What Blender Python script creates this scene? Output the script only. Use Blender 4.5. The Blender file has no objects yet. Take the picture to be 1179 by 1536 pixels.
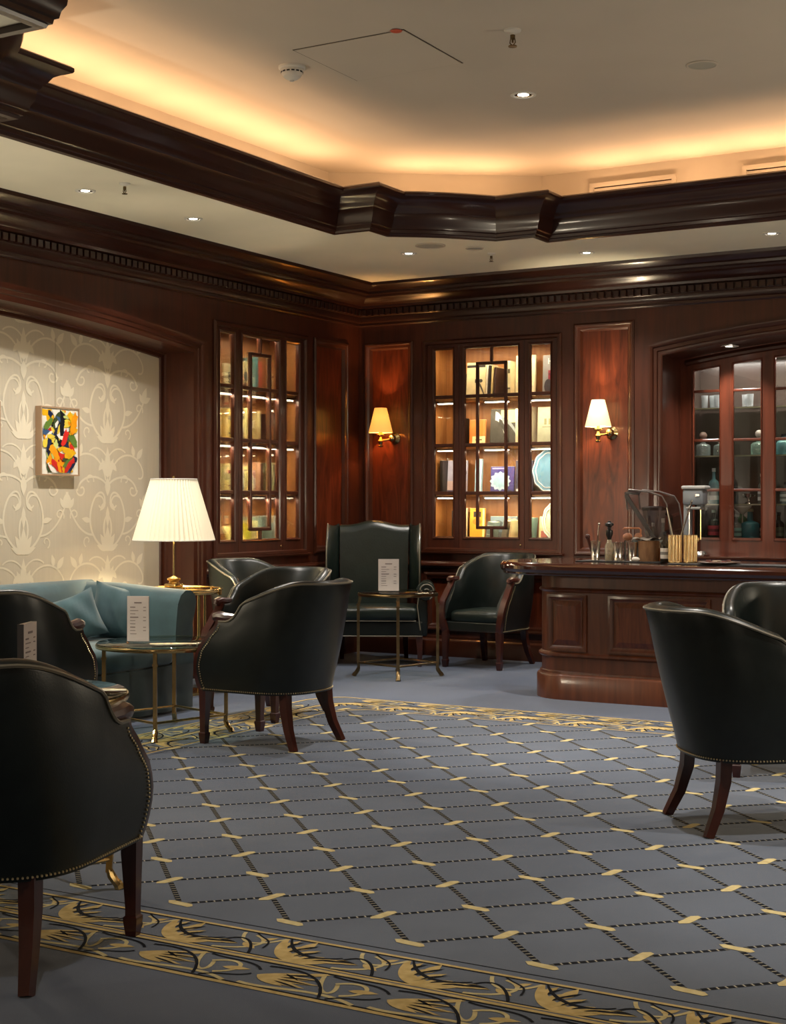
import bpy, bmesh, math, random
from math import pi, sin, cos, radians, sqrt, atan2, hypot
from mathutils import Vector, Matrix
from mathutils.geometry import tessellate_polygon

random.seed(7)
SC = bpy.context.scene
COL = SC.collection

# ---------------------------------------------------------------- camera, world, exposure
cd = bpy.data.cameras.new('camera')
cam = bpy.data.objects.new('camera', cd); COL.objects.link(cam)
cam.location = (6.98, -11.46, 1.35)
cam.rotation_euler = (pi / 2, 0, radians(30))
cd.sensor_fit = 'VERTICAL'; cd.sensor_height = 36.0
cd.lens = 36.0 * 2200 / 1536
cd.shift_y = -(768 - 755) / 1536.0
cd.clip_start = 0.05; cd.clip_end = 100
SC.camera = cam
W = bpy.data.worlds.new('world'); SC.world = W; W.use_nodes = True
W.node_tree.nodes['Background'].inputs[0].default_value = (0.9, 0.85, 0.8, 1)
W.node_tree.nodes['Background'].inputs[1].default_value = 0.02
SC.view_settings.view_transform = 'Standard'; SC.view_settings.look = 'None'
SC.view_settings.gamma = 1.0; SC.view_settings.use_curve_mapping = False
SC.view_settings.exposure = 0.35
WARM = (1.0, 0.585, 0.30); AMBER = (1.0, 0.50, 0.16); WHITE = (1.0, 0.93, 0.84); SOFT = (1.0, 0.82, 0.55)

def light(name, kind, loc, power, color, rot=(0, 0, 0), **kw):
    d = bpy.data.lights.new(name, kind); d.energy = power; d.color = color
    for k, v in kw.items(): setattr(d, k, v)
    o = bpy.data.objects.new(name, d); COL.objects.link(o); o.location = loc; o.rotation_euler = rot
    return o

COVE_W = 6.2        # watts per metre of cove lamp
SPOT_W = 120.0       # soffit downlights
MAIN_W = 330.0       # main ceiling downlights
SHELF_W = 8.5
SCONCE_W = 26.0
LAMP_W = 34.0

# unseen fill lights outside the frame, added to brighten soffit and walls
FILL_W = 56.0
for (x, y, z, k) in ((0.55, -6.45, 1.35, 1.05), (6.9, -2.9, 1.35, 1.5), (8.8, -5.8, 1.4, 1.0), (8.8, -11.0, 1.5, 0.35), (4.0, -12.5, 1.5, 0.35), (0.8, -11.5, 1.4, 0.6)):
    light('fill_light', 'POINT', (x, y, z), FILL_W * k, (1.0, 0.86, 0.64), shadow_soft_size=0.10)

# ---------------------------------------------------------------- materials
MATS = {}
def lin(c):
    f = lambda v: v / 12.92 if v <= 0.04045 else ((v + 0.055) / 1.055) ** 2.4
    return tuple(f(v / 255.0) for v in c)

def mat(name, col, rough=0.5, metal=0.0, coat=0.0, emit=None, estr=0.0, noise=None, bump=None, trans=0.0, ior=1.45, alpha=1.0, sheen=0.0, spec=0.5):
    """noise=(second colour, scale xyz, detail, low, high); bump=(scale, strength)."""
    m = bpy.data.materials.new(name); m.use_nodes = True
    nt = m.node_tree; b = nt.nodes['Principled BSDF']
    def inp(k, v):
        if k in b.inputs: b.inputs[k].default_value = v
    inp('Base Color', (*col, 1)); inp('Roughness', rough); inp('Metallic', metal)
    inp('Coat Weight', coat); inp('Coat Roughness', 0.12); inp('Transmission Weight', trans); inp('IOR', ior)
    inp('Sheen Weight', sheen); inp('Specular IOR Level', spec); inp('Alpha', alpha)
    if emit: inp('Emission Color', (*emit, 1)); inp('Emission Strength', estr)
    tc = mp = None
    if noise:
        tc = nt.nodes.new('ShaderNodeTexCoord'); mp = nt.nodes.new('ShaderNodeMapping')
        mp.inputs['Scale'].default_value = noise[1]
        nt.links.new(tc.outputs['Object'], mp.inputs['Vector'])
        n = nt.nodes.new('ShaderNodeTexNoise'); n.inputs['Scale'].default_value = 1.0; n.inputs['Detail'].default_value = noise[2]
        n.inputs['Distortion'].default_value = noise[5] if len(noise) > 5 else 0.0
        nt.links.new(mp.outputs[0], n.inputs['Vector'])
        r = nt.nodes.new('ShaderNodeValToRGB'); r.color_ramp.elements[0].position = noise[3]; r.color_ramp.elements[1].position = noise[4]
        r.color_ramp.elements[0].color = (*col, 1); r.color_ramp.elements[1].color = (*noise[0], 1)
        nt.links.new(n.outputs[0], r.inputs[0]); nt.links.new(r.outputs[0], b.inputs['Base Color'])
    if bump:
        t2 = nt.nodes.new('ShaderNodeTexCoord'); n2 = nt.nodes.new('ShaderNodeTexNoise')
        n2.inputs['Scale'].default_value = bump[0]; n2.inputs['Detail'].default_value = 3
        nt.links.new(t2.outputs['Object'], n2.inputs['Vector'])
        bp = nt.nodes.new('ShaderNodeBump'); bp.inputs['Strength'].default_value = bump[1]; bp.inputs['Distance'].default_value = 0.01
        nt.links.new(n2.outputs[0], bp.inputs['Height']); nt.links.new(bp.outputs[0], b.inputs['Normal'])
    MATS[name] = m
    return m

def glass(name, tint=(1, 1, 1), refl=0.08):
    """thin clear pane: mostly transparent with a sharp reflection"""
    m = bpy.data.materials.new(name); m.use_nodes = True; nt = m.node_tree
    for n in list(nt.nodes):
        if n.type == 'BSDF_PRINCIPLED': nt.nodes.remove(n)
    out = [n for n in nt.nodes if n.type == 'OUTPUT_MATERIAL'][0]
    t = nt.nodes.new('ShaderNodeBsdfTransparent'); t.inputs[0].default_value = (*tint, 1)
    g = nt.nodes.new('ShaderNodeBsdfGlossy'); g.inputs['Roughness'].default_value = 0.02
    f = nt.nodes.new('ShaderNodeFresnel'); f.inputs[0].default_value = 1.45
    mu = nt.nodes.new('ShaderNodeMath'); mu.operation = 'MULTIPLY_ADD'; mu.inputs[1].default_value = 0.9; mu.inputs[2].default_value = refl * 0.3
    mx = nt.nodes.new('ShaderNodeMixShader')
    nt.links.new(f.outputs[0], mu.inputs[0]); nt.links.new(mu.outputs[0], mx.inputs[0])
    nt.links.new(t.outputs[0], mx.inputs[1]); nt.links.new(g.outputs[0], mx.inputs[2]); nt.links.new(mx.outputs[0], out.inputs[0])
    MATS[name] = m
    return m

def shade_mat(name, col, estr, ecol, tmix=0.5):
    """lamp shade cloth: lit from inside, it glows"""
    m = bpy.data.materials.new(name); m.use_nodes = True; nt = m.node_tree
    b = nt.nodes['Principled BSDF']; out = [n for n in nt.nodes if n.type == 'OUTPUT_MATERIAL'][0]
    b.inputs['Base Color'].default_value = (*col, 1); b.inputs['Roughness'].default_value = 0.9
    b.inputs['Emission Color'].default_value = (*ecol, 1); b.inputs['Emission Strength'].default_value = estr
    tr = nt.nodes.new('ShaderNodeBsdfTranslucent'); tr.inputs[0].default_value = (*col, 1)
    mx = nt.nodes.new('ShaderNodeMixShader'); mx.inputs[0].default_value = tmix
    nt.links.new(b.outputs[0], mx.inputs[1]); nt.links.new(tr.outputs[0], mx.inputs[2]); nt.links.new(mx.outputs[0], out.inputs[0])
    MATS[name] = m
    return m

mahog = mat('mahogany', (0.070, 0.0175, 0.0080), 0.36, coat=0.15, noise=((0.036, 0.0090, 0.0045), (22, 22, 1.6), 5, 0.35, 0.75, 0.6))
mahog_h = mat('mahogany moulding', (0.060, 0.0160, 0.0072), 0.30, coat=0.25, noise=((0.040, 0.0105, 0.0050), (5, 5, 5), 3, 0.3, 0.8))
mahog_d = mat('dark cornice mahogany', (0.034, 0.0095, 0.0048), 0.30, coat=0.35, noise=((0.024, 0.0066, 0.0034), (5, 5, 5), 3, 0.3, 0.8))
flame = mat('flame mahogany', (0.150, 0.030, 0.0100), 0.30, coat=0.3, noise=((0.052, 0.0100, 0.0042), (11, 11, 1.5), 7, 0.30, 0.70, 3.0))
barwood = mat('bar mahogany', (0.120, 0.034, 0.013), 0.34, coat=0.3, noise=((0.058, 0.017, 0.007), (20, 20, 1.8), 5, 0.35, 0.75, 0.6))
barpanel = mat('bar panel mahogany', (0.135, 0.034, 0.012), 0.32, coat=0.3, noise=((0.062, 0.015, 0.006), (22, 22, 2.4), 6, 0.32, 0.72, 1.8))
bartop = mat('polished bar top', (0.040, 0.010, 0.005), 0.09, coat=1.0, noise=((0.022, 0.006, 0.003), (3, 26, 26), 5, 0.35, 0.75))
cabwood = mat('cabinet mahogany', (0.110, 0.026, 0.012), 0.30, coat=0.3, noise=((0.055, 0.013, 0.006), (24, 24, 1.6), 5, 0.35, 0.75, 0.5))
shelfwood = mat('bookcase interior wood', (0.36, 0.155, 0.042), 0.45, noise=((0.25, 0.095, 0.024), (26, 26, 1.4), 5, 0.3, 0.75, 0.8))
legwood = mat('chair leg mahogany', (0.052, 0.0115, 0.0065), 0.28, coat=0.4, noise=((0.026, 0.006, 0.004), (30, 30, 3), 4, 0.35, 0.75))
leather = mat('dark green leather', (0.0070, 0.0108, 0.0098), 0.33, noise=((0.0045, 0.0070, 0.0065), (14, 14, 14), 4, 0.35, 0.7), bump=(190, 0.04), spec=0.5)
leather_in = mat('seat leather', (0.010, 0.0165, 0.0140), 0.30, noise=((0.007, 0.012, 0.010), (10, 10, 10), 4, 0.35, 0.7), bump=(60, 0.10))
welt = mat('leather piping', (0.15, 0.135, 0.10), 0.30, coat=0.3)
nail = mat('brass nailhead', (0.85, 0.70, 0.42), 0.32, metal=1.0)
brass = mat('polished brass', (0.62, 0.45, 0.20), 0.22, metal=1.0, noise=((0.45, 0.31, 0.13), (8, 8, 8), 3, 0.35, 0.7))
agedbrass = mat('aged brass', (0.26, 0.185, 0.095), 0.28, metal=1.0, noise=((0.14, 0.10, 0.05), (9, 9, 9), 3, 0.35, 0.7))
chrome = mat('silver', (0.75, 0.72, 0.68), 0.15, metal=1.0)
greymetal = mat('grey enamel', (0.22, 0.24, 0.26), 0.35, metal=0.3)
black = mat('black plastic', (0.006, 0.006, 0.007), 0.4)
rubber = mat('black bar mat rubber', (0.008, 0.008, 0.008), 0.6)
paint = mat('soffit paint', (0.84, 0.80, 0.66), 0.85, noise=((0.80, 0.77, 0.63), (3, 3, 3), 2, 0.3, 0.7))
ceilp = mat('ceiling paint', (0.56, 0.50, 0.42), 0.9, noise=((0.53, 0.475, 0.40), (2, 2, 2), 2, 0.3, 0.7))
whitepl = mat('white plastic', (0.70, 0.68, 0.62), 0.5)
greypl = mat('grey grille', (0.40, 0.38, 0.32), 0.7)
redpl = mat('red sticker', (0.60, 0.10, 0.05), 0.5)
carpet_m = mat('blue grey carpet', (0.074, 0.094, 0.140), 0.95, noise=((0.058, 0.075, 0.114), (2.6, 2.6, 2.6), 5, 0.3, 0.75), bump=(420, 0.25), sheen=0.2, spec=0.1)
field_m = mat('carpet field', (0.082, 0.100, 0.134), 0.95, noise=((0.066, 0.081, 0.110), (3.0, 3.0, 3.0), 5, 0.3, 0.75), bump=(420, 0.25), sheen=0.2, spec=0.1)
cream_y = mat('carpet cream yarn', (0.50, 0.42, 0.22), 0.95, spec=0.1, noise=((0.40, 0.32, 0.15), (30, 30, 30), 3, 0.3, 0.7))
gold_y = mat('carpet gold yarn', (0.50, 0.37, 0.16), 0.95, spec=0.1, noise=((0.36, 0.26, 0.10), (26, 26, 26), 3, 0.3, 0.7))
black_y = mat('carpet black yarn', (0.010, 0.011, 0.014), 0.95, spec=0.1)
paper_w = mat('damask wallpaper', (0.54, 0.48, 0.37), 0.6, noise=((0.51, 0.455, 0.35), (60, 60, 2), 3, 0.3, 0.7))
paper_p = mat('damask figure', (0.68, 0.62, 0.48), 0.38)
velvet = mat('teal velvet', (0.037, 0.088, 0.104), 0.75, sheen=0.3, noise=((0.026, 0.062, 0.074), (7, 7, 7), 4, 0.35, 0.7), bump=(30, 0.06))
velvet_shaded = mat('shaded teal velvet', (0.030, 0.052, 0.056), 0.8, sheen=0.4, noise=((0.022, 0.040, 0.043), (9, 9, 9), 3, 0.35, 0.7))  # same velvet darkened: shadow low on the sofa front put into the colour
shade_w = shade_mat('pleated white shade', (0.80, 0.75, 0.60), 0.11, (1.0, 0.90, 0.68), 0.013)
shade_y = shade_mat('sconce shade', (0.80, 0.50, 0.18), 0.60, (1.0, 0.46, 0.08), 0.008)
shade_y2 = shade_mat('pale sconce shade', (0.85, 0.68, 0.40), 0.85, (1.0, 0.72, 0.34), 0.010)
bulb = mat('lit lamp', (1, 1, 1), 0.5, emit=(1.0, 0.92, 0.80), estr=14.0)
ledm = mat('lit shelf lamp', (1, 1, 1), 0.5, emit=(1.0, 0.90, 0.66), estr=9.0)
clear = glass('clear glass')
tableglass = glass('green table glass', (0.72, 0.84, 0.80), 0.25)
hoodglass = glass('smoky clear plastic', (0.86, 0.84, 0.84), 0.35)
card = mat('menu paper', (0.56, 0.50, 0.48), 0.6)
ink = mat('grey ink', (0.20, 0.16, 0.16), 0.7)
darkback = mat('dark cabinet back', (0.040, 0.030, 0.024), 0.25, coat=0.3)
tan = mat('cork', (0.36, 0.20, 0.10), 0.7, noise=((0.22, 0.11, 0.05), (40, 40, 12), 4, 0.3, 0.7))
gold_cup = mat('fluted gold metal', (0.75, 0.54, 0.28), 0.22, metal=0.9)
framewood = mat('pale picture frame', (0.34, 0.22, 0.13), 0.5)

CM = {}
def cmat(col, rough=0.55):
    k = (col, rough)
    if k not in CM:
        c = lin(col)
        CM[k] = mat('colour %d %d %d' % col, c, rough, noise=(tuple(v * 0.8 for v in c), (14, 14, 14), 3, 0.35, 0.75))
    return CM[k]

# ---------------------------------------------------------------- mesh helpers
class MB:
    def __init__(s): s.v = []; s.f = []; s.m = []
    def add(s, vs, fs, mi=0):
        b = len(s.v); s.v += [tuple(v) for v in vs]
        for f in fs: s.f.append(tuple(b + i for i in f)); s.m.append(mi)
        return s
    def box(s, c, d, rot=0, mi=0, taper=None):
        x, y, z = d[0] / 2, d[1] / 2, d[2] / 2; vs = []
        for k in (-1, 1):
            t = taper if (taper and k < 0) else 1.0
            for (i, j) in ((-1, -1), (1, -1), (1, 1), (-1, 1)):
                px, py = i * x * t, j * y * t
                vs.append((c[0] + px * cos(rot) - py * sin(rot), c[1] + px * sin(rot) + py * cos(rot), c[2] + k * z))
        return s.add(vs, [(3, 2, 1, 0), (4, 5, 6, 7), (0, 1, 5, 4), (1, 2, 6, 5), (2, 3, 7, 6), (3, 0, 4, 7)], mi)
    def bevbox(s, c, d, r=0.01, mi=0):
        """box with chamfered edges"""
        bm = bmesh.new(); bmesh.ops.create_cube(bm, size=1.0)
        for v in bm.verts: v.co = Vector((v.co.x * d[0], v.co.y * d[1], v.co.z * d[2]))
        bmesh.ops.bevel(bm, geom=list(bm.edges), offset=r, segments=2, affect='EDGES', profile=0.5)
        bm.verts.index_update()
        s.add([(v.co.x + c[0], v.co.y + c[1], v.co.z + c[2]) for v in bm.verts], [[v.index for v in f.verts] for f in bm.faces], mi)
        bm.free(); return s
    def lathe(s, prof, c=(0, 0, 0), n=20, mi=0, axis='z', cap=True):
        vs = []; fs = []
        for (r, h) in prof:
            for k in range(n):
                a = 2 * pi * k / n
                p = (r * cos(a), r * sin(a), h)
                if axis == 'y': p = (p[0], p[2], -p[1])
                elif axis == 'x': p = (p[2], p[0], p[1])
                vs.append((c[0] + p[0], c[1] + p[1], c[2] + p[2]))
        for i in range(len(prof) - 1):
            for k in range(n):
                k2 = (k + 1) % n
                fs.append((i * n + k, i * n + k2, (i + 1) * n + k2, (i + 1) * n + k))
        if cap:
            if prof[0][0] > 1e-5: fs.append(tuple(range(n - 1, -1, -1)))
            if prof[-1][0] > 1e-5: fs.append(tuple((len(prof) - 1) * n + k for k in range(n)))
        return s.add(vs, fs, mi)
    def tube(s, pts, r, n=8, mi=0, closed=False, sq=None):
        """round (or, with sq=(a,b), rectangular) bar along 3-D points; r one radius or one per point"""
        P = [Vector(p) for p in pts]; N = len(P); vs = []; fs = []
        up0 = Vector((0, 0, 1)); last = None
        for i in range(N):
            if closed: t = P[(i + 1) % N] - P[i - 1]
            else: t = P[min(i + 1, N - 1)] - P[max(i - 1, 0)]
            t.normalize()
            ref = last if last is not None else (up0 if abs(t.z) < 0.9 else Vector((0, 1, 0)))
            u = ref - t * ref.dot(t)
            if u.length < 1e-6: u = Vector((1, 0, 0)) - t * t.x
            u.normalize(); w = t.cross(u); last = u
            ri = r[i] if isinstance(r, (list, tuple)) else r
            if sq:
                q = sq[i] if isinstance(sq, list) else sq
                offs = [(-q[0], -q[1]), (q[0], -q[1]), (q[0], q[1]), (-q[0], q[1])]
            else: offs = [(ri * cos(2 * pi * k / n), ri * sin(2 * pi * k / n)) for k in range(n)]
            m = len(offs)
            for (a, b) in offs: vs.append(P[i] + w * a + u * b)
        for i in range(N if closed else N - 1):
            j = (i + 1) % N
            for k in range(m):
                k2 = (k + 1) % m
                fs.append((i * m + k, i * m + k2, j * m + k2, j * m + k))
        if not closed: fs.append(tuple(range(m - 1, -1, -1))); fs.append(tuple((N - 1) * m + k for k in range(m)))
        return s.add(vs, fs, mi)
    def sphere(s, c, r, n=10, m=6, mi=0, sc=(1, 1, 1)):
        prof = [(max(1e-6, sin(pi * i / m)), -cos(pi * i / m)) for i in range(m + 1)]
        vs = []; fs = []
        for (a, h) in prof:
            for k in range(n): vs.append((c[0] + r * sc[0] * a * cos(2 * pi * k / n), c[1] + r * sc[1] * a * sin(2 * pi * k / n), c[2] + r * sc[2] * h))
        for i in range(m):
            for k in range(n): fs.append((i * n + k, i * n + (k + 1) % n, (i + 1) * n + (k + 1) % n, (i + 1) * n + k))
        return s.add(vs, fs, mi)
    def flat(s, poly, z, mp=None, mi=0):
        """flat polygon at height z; mp maps (a,b,z) into place"""
        mp = mp or (lambda a, b, h: (a, b, h))
        tri = tessellate_polygon([[Vector((p[0], p[1], 0)) for p in poly]])
        return s.add([mp(p[0], p[1], z) for p in poly], [tuple(t) for t in tri], mi)
    def prism(s, poly, z0, z1, mp=None, mi=0):
        mp = mp or (lambda a, b, h: (a, b, h)); n = len(poly)
        tri = tessellate_polygon([[Vector((p[0], p[1], 0)) for p in poly]])
        vs = [mp(p[0], p[1], z0) for p in poly] + [mp(p[0], p[1], z1) for p in poly]
        fs = [tuple(t) for t in tri] + [tuple(i + n for i in t) for t in tri]
        fs += [(i, (i + 1) % n, (i + 1) % n + n, i + n) for i in range(n)]
        return s.add(vs, fs, mi)
    def ribbon(s, pts, w, z, mp=None, mi=0, taper=False):
        mp = mp or (lambda a, b, h: (a, b, h)); n = len(pts); L = []; R = []
        for i, p in enumerate(pts):
            a = pts[max(i - 1, 0)]; b = pts[min(i + 1, n - 1)]
            dx, dy = b[0] - a[0], b[1] - a[1]; l = hypot(dx, dy) or 1
            ww = (w[i] if isinstance(w, (list, tuple)) else w) / 2
            if taper: ww *= max(0.12, sin(pi * (0.06 + 0.88 * i / (n - 1))))
            L.append((p[0] - dy / l * ww, p[1] + dx / l * ww)); R.append((p[0] + dy / l * ww, p[1] - dx / l * ww))
        return s.add([mp(*p, z) for p in L] + [mp(*p, z) for p in R], [(i, i + 1, n + i + 1, n + i) for i in range(n - 1)], mi)
    def sweep(s, path, prof, mp=None, closed=False, mi=0, close_prof=True):
        """profile [(offset, height)] carried along a 2-D path with mitred corners; offset is to the left of travel"""
        mp = mp or (lambda a, b, h: (a, b, h)); N = len(path); rows = []
        for i in range(N):
            def nrm(a, b):
                dx, dy = b[0] - a[0], b[1] - a[1]; l = hypot(dx, dy) or 1
                return (-dy / l, dx / l)
            if closed or 0 < i < N - 1:
                n1 = nrm(path[i - 1], path[i]); n2 = nrm(path[i], path[(i + 1) % N])
                d = 1 + n1[0] * n2[0] + n1[1] * n2[1]; d = max(d, 0.15)
                nn = ((n1[0] + n2[0]) / d, (n1[1] + n2[1]) / d)
            elif i == 0: nn = nrm(path[0], path[1])
            else: nn = nrm(path[-2], path[-1])
            rows.append([mp(path[i][0] + nn[0] * o, path[i][1] + nn[1] * o, h) for (o, h) in prof])
        M = len(prof); vs = [v for r in rows for v in r]; fs = []
        kk = M if close_prof else M - 1
        for i in range(N if closed else N - 1):
            j = (i + 1) % N
            for k in range(kk): fs.append((i * M + k, i * M + (k + 1) % M, j * M + (k + 1) % M, j * M + k))
        if not closed and close_prof: fs.append(tuple(range(M - 1, -1, -1))); fs.append(tuple((N - 1) * M + k for k in range(M)))
        return s.add(vs, fs, mi)
    def slab(s, outer, holes, h0, h1, mp, mi=0):
        """flat board with holes, thickness h0..h1"""
        loops = [outer] + holes
        tri = tessellate_polygon([[Vector((p[0], p[1], 0)) for p in l] for l in loops])
        flatp = [p for l in loops for p in l]; n = len(flatp)
        vs = [mp(p[0], p[1], h0) for p in flatp] + [mp(p[0], p[1], h1) for p in flatp]
        fs = [tuple(t) for t in tri] + [tuple(i + n for i in t) for t in tri]
        b = 0
        for l in loops:
            m = len(l)
            for i in range(m): fs.append((b + i, b + (i + 1) % m, n + b + (i + 1) % m, n + b + i))
            b += m
        return s.add(vs, fs, mi)
    def grid(s, fn, nu, nv, mi=0, cu=False, cv=False):
        vs = [fn(i / (nu if cu else nu - 1), j / (nv if cv else nv - 1)) for i in range(nu) for j in range(nv)]
        fs = []
        for i in range(nu if cu else nu - 1):
            for j in range(nv if cv else nv - 1):
                a, b = (i + 1) % nu, (j + 1) % nv
                fs.append((i * nv + j, a * nv + j, a * nv + b, i * nv + b))
        return s.add(vs, fs, mi)
    def build(s, name, mats, parent=None, smooth=False, angle=35, loc=None):
        me = bpy.data.meshes.new(name); me.from_pydata(s.v, [], s.f)
        for m in (mats if isinstance(mats, (list, tuple)) else [mats]): me.materials.append(m)
        if any(s.m): me.polygons.foreach_set('material_index', s.m)
        bm = bmesh.new(); bm.from_mesh(me)
        bmesh.ops.recalc_face_normals(bm, faces=bm.faces); bm.to_mesh(me); bm.free()
        if smooth:
            me.polygons.foreach_set('use_smooth', [True] * len(me.polygons))
            if angle < 180:
                try: me.set_sharp_from_angle(angle=radians(angle))
                except Exception: pass
        me.update()
        o = bpy.data.objects.new(name, me); COL.objects.link(o)
        if parent is not None: o.parent = parent
        if loc: o.location = loc
        return o

def empty(name, loc=(0, 0, 0), rz=0.0):
    o = bpy.data.objects.new(name, None); COL.objects.link(o); o.location = loc; o.rotation_euler = (0, 0, rz); o.empty_display_size = 0.1
    return o
def tag(o, label, cat, group=None):
    o['label'] = label; o['category'] = cat
    if group: o['group'] = group
    return o
def struct(o):
    o['kind'] = 'structure'; return o
def stuff(o):
    o['kind'] = 'stuff'; return o
def copy_tree(o, parent=None):
    c = o.copy(); COL.objects.link(c)
    if parent is not None: c.parent = parent
    for ch in list(o.children): copy_tree(ch, c)
    return c
def place(o, loc, rz, label=None):
    o.location = loc; o.rotation_euler = (0, 0, rz)
    if label: o['label'] = label
    return o
def rect(x0, y0, x1, y1): return [(x0, y0), (x1, y0), (x1, y1), (x0, y1)]
def sstep(a, b, x):
    t = min(1, max(0, (x - a) / (b - a))); return t * t * (3 - 2 * t)
def bez(p0, p1, p2, p3, n=10):
    out = []
    for i in range(n + 1):
        t = i / n; u = 1 - t
        out.append(tuple(u**3 * a + 3 * u * u * t * b + 3 * u * t * t * c + t**3 * d for a, b, c, d in zip(p0, p1, p2, p3)))
    return out
def spiral(cx, cy, r0, r1, a0, a1, n=18):
    return [(cx + (r0 + (r1 - r0) * i / n) * cos(a0 + (a1 - a0) * i / n), cy + (r0 + (r1 - r0) * i / n) * sin(a0 + (a1 - a0) * i / n)) for i in range(n + 1)]
# ================================================================= SETTING
mpL = lambda a, b, h: (h, a, b)          # left wall: a = y, b = z, h outward into the room
mpB = lambda a, b, h: (a, -h, b)         # back wall: a = x, b = z
mpF = lambda a, b, h: (a, b, h)

def arch(x0, x1, z0, zs, rise, n=24):
    """opening outline, right foot first, over the arch, to the left foot"""
    w = (x1 - x0) / 2; c = (x0 + x1) / 2; Rr = (w * w + rise * rise) / (2 * rise)
    a0 = math.asin(w / Rr); pts = [(x1, z0), (x1, zs)]
    for i in range(1, n): 
        a = a0 - 2 * a0 * i / n
        pts.append((c + Rr * sin(a), zs + Rr * cos(a) - (Rr - rise)))
    return pts + [(x0, zs), (x0, z0)]

# floor
f = MB().box((5, -6.5, -0.05), (10.0, 13.0, 0.1)).build('floor', carpet_m); struct(f)

# --- left wall with panel, bookcase opening and arched alcove
LARCH = arch(-8.15, -2.45, 0.02, 2.515, 0.18)
DADO = (0.24, 0.72)
wl_holes = [rect(-0.735, 0.93, -0.207, 2.775), rect(-2.17, 0.945, -0.89, 2.765), LARCH,
            rect(-0.735, DADO[0], -0.207, DADO[1]), rect(-2.17, DADO[0], -0.89, DADO[1])]
wall_left = struct(MB().slab(rect(-13, 0, 0, 3.32), wl_holes, -0.06, 0.0, mpL).build('wall_left', mahog))
# --- back wall
BARCH = arch(2.90, 6.6, 0.02, 2.56, 0.15)
wb_holes = [rect(0.085, 0.93, 0.553, 2.785), rect(0.705, 0.945, 1.981, 2.785), rect(2.145, 0.93, 2.64, 2.84), BARCH,
            rect(0.085, DADO[0], 0.553, DADO[1]), rect(0.705, DADO[0], 1.981, DADO[1]), rect(2.145, DADO[0], 2.64, DADO[1])]
wall_back = struct(MB().slab(rect(0, 0, 10, 3.32), wb_holes, -0.06, 0.0, mpB).build('wall_back', mahog))
struct(MB().box((10.03, -6.5, 1.66), (0.06, 13, 3.32)).build('wall_right', mahog))
struct(MB().box((5, -13.03, 1.66), (10.0, 0.06, 3.32)).build('wall_front', mahog))

PANP = [(-0.020, 0.0), (-0.020, 0.010), (-0.006, 0.020), (0.006, 0.018), (0.016, 0.008), (0.034, 0.002), (0.048, -0.022), (0.048, -0.030), (0.0, -0.030)]
def panel(wall, mp, x0, z0, x1, z1, m):
    MB().slab(rect(x0 - 0.005, z0 - 0.005, x1 + 0.005, z1 + 0.005), [], -0.042, -0.026, mp).build('panel', m, wall)
    MB().sweep(rect(x0, z0, x1, z1), PANP, mp, closed=True).build('panel_moulding', mahog_h, wall, True, 30)
panel(wall_left, mpL, -0.735, 0.93, -0.207, 2.775, flame)
panel(wall_back, mpB, 0.085, 0.93, 0.553, 2.785, flame)
panel(wall_back, mpB, 2.145, 0.93, 2.64, 2.84, flame)
for (x0, x1) in ((-0.735, -0.207), (-2.17, -0.89)): panel(wall_left, mpL, x0, DADO[0], x1, DADO[1], flame)
for (x0, x1) in ((0.085, 0.553), (0.705, 1.981), (2.145, 2.64)): panel(wall_back, mpB, x0, DADO[0], x1, DADO[1], flame)

# chair rails and baseboards
RAILP = [(0, 0.775), (0.018, 0.78), (0.03, 0.795), (0.045, 0.80), (0.045, 0.815), (0.025, 0.822), (0.018, 0.835), (0, 0.84)]
BASEP = [(0, 0.0), (0.035, 0.0), (0.035, 0.13), (0.028, 0.145), (0.015, 0.155), (0.012, 0.175), (0, 0.18)]
# walking from right to left along the back wall keeps the room on the left-hand side
n_trim = [0]
def trim(mb, m, name=None, smooth=True):
    n_trim[0] += 1
    return struct(mb.build(name or 'trim_%d' % n_trim[0], m, None, smooth, 30))
corner_path = [(2.79, 0.0), (0.0, 0.0), (0.0, -2.34)]
trim(MB().sweep(corner_path, RAILP), mahog_h)
trim(MB().sweep(corner_path, BASEP), mahog_h, 'baseboard_back')

# architraves and reveals of the two arches
ARCHP = [(0.006, -0.07), (0.006, 0.012), (-0.014, 0.020), (-0.030, 0.020), (-0.036, 0.030), (-0.062, 0.030), (-0.070, 0.042), (-0.092, 0.052), (-0.106, 0.052), (-0.110, 0.0), (-0.110, -0.002), (-0.006, -0.002), (-0.004, -0.07)]
trim(MB().sweep(LARCH, ARCHP, mpL), mahog_h)
trim(MB().sweep(BARCH, ARCHP, mpB), mahog_h)
trim(MB().sweep(LARCH, [(0, -0.05), (0, -0.30), (-0.03, -0.30), (-0.03, -0.05)], mpL), mahog)
trim(MB().sweep(BARCH, [(0, -0.05), (0, -0.45), (-0.03, -0.45), (-0.03, -0.05)], mpB), mahog)
trim(MB().sweep(LARCH, [(0, -0.26), (0.012, -0.27), (0.012, -0.285), (0.035, -0.285), (0.042, -0.298), (0.0, -0.298)], mpL), mahog_h)

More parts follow.
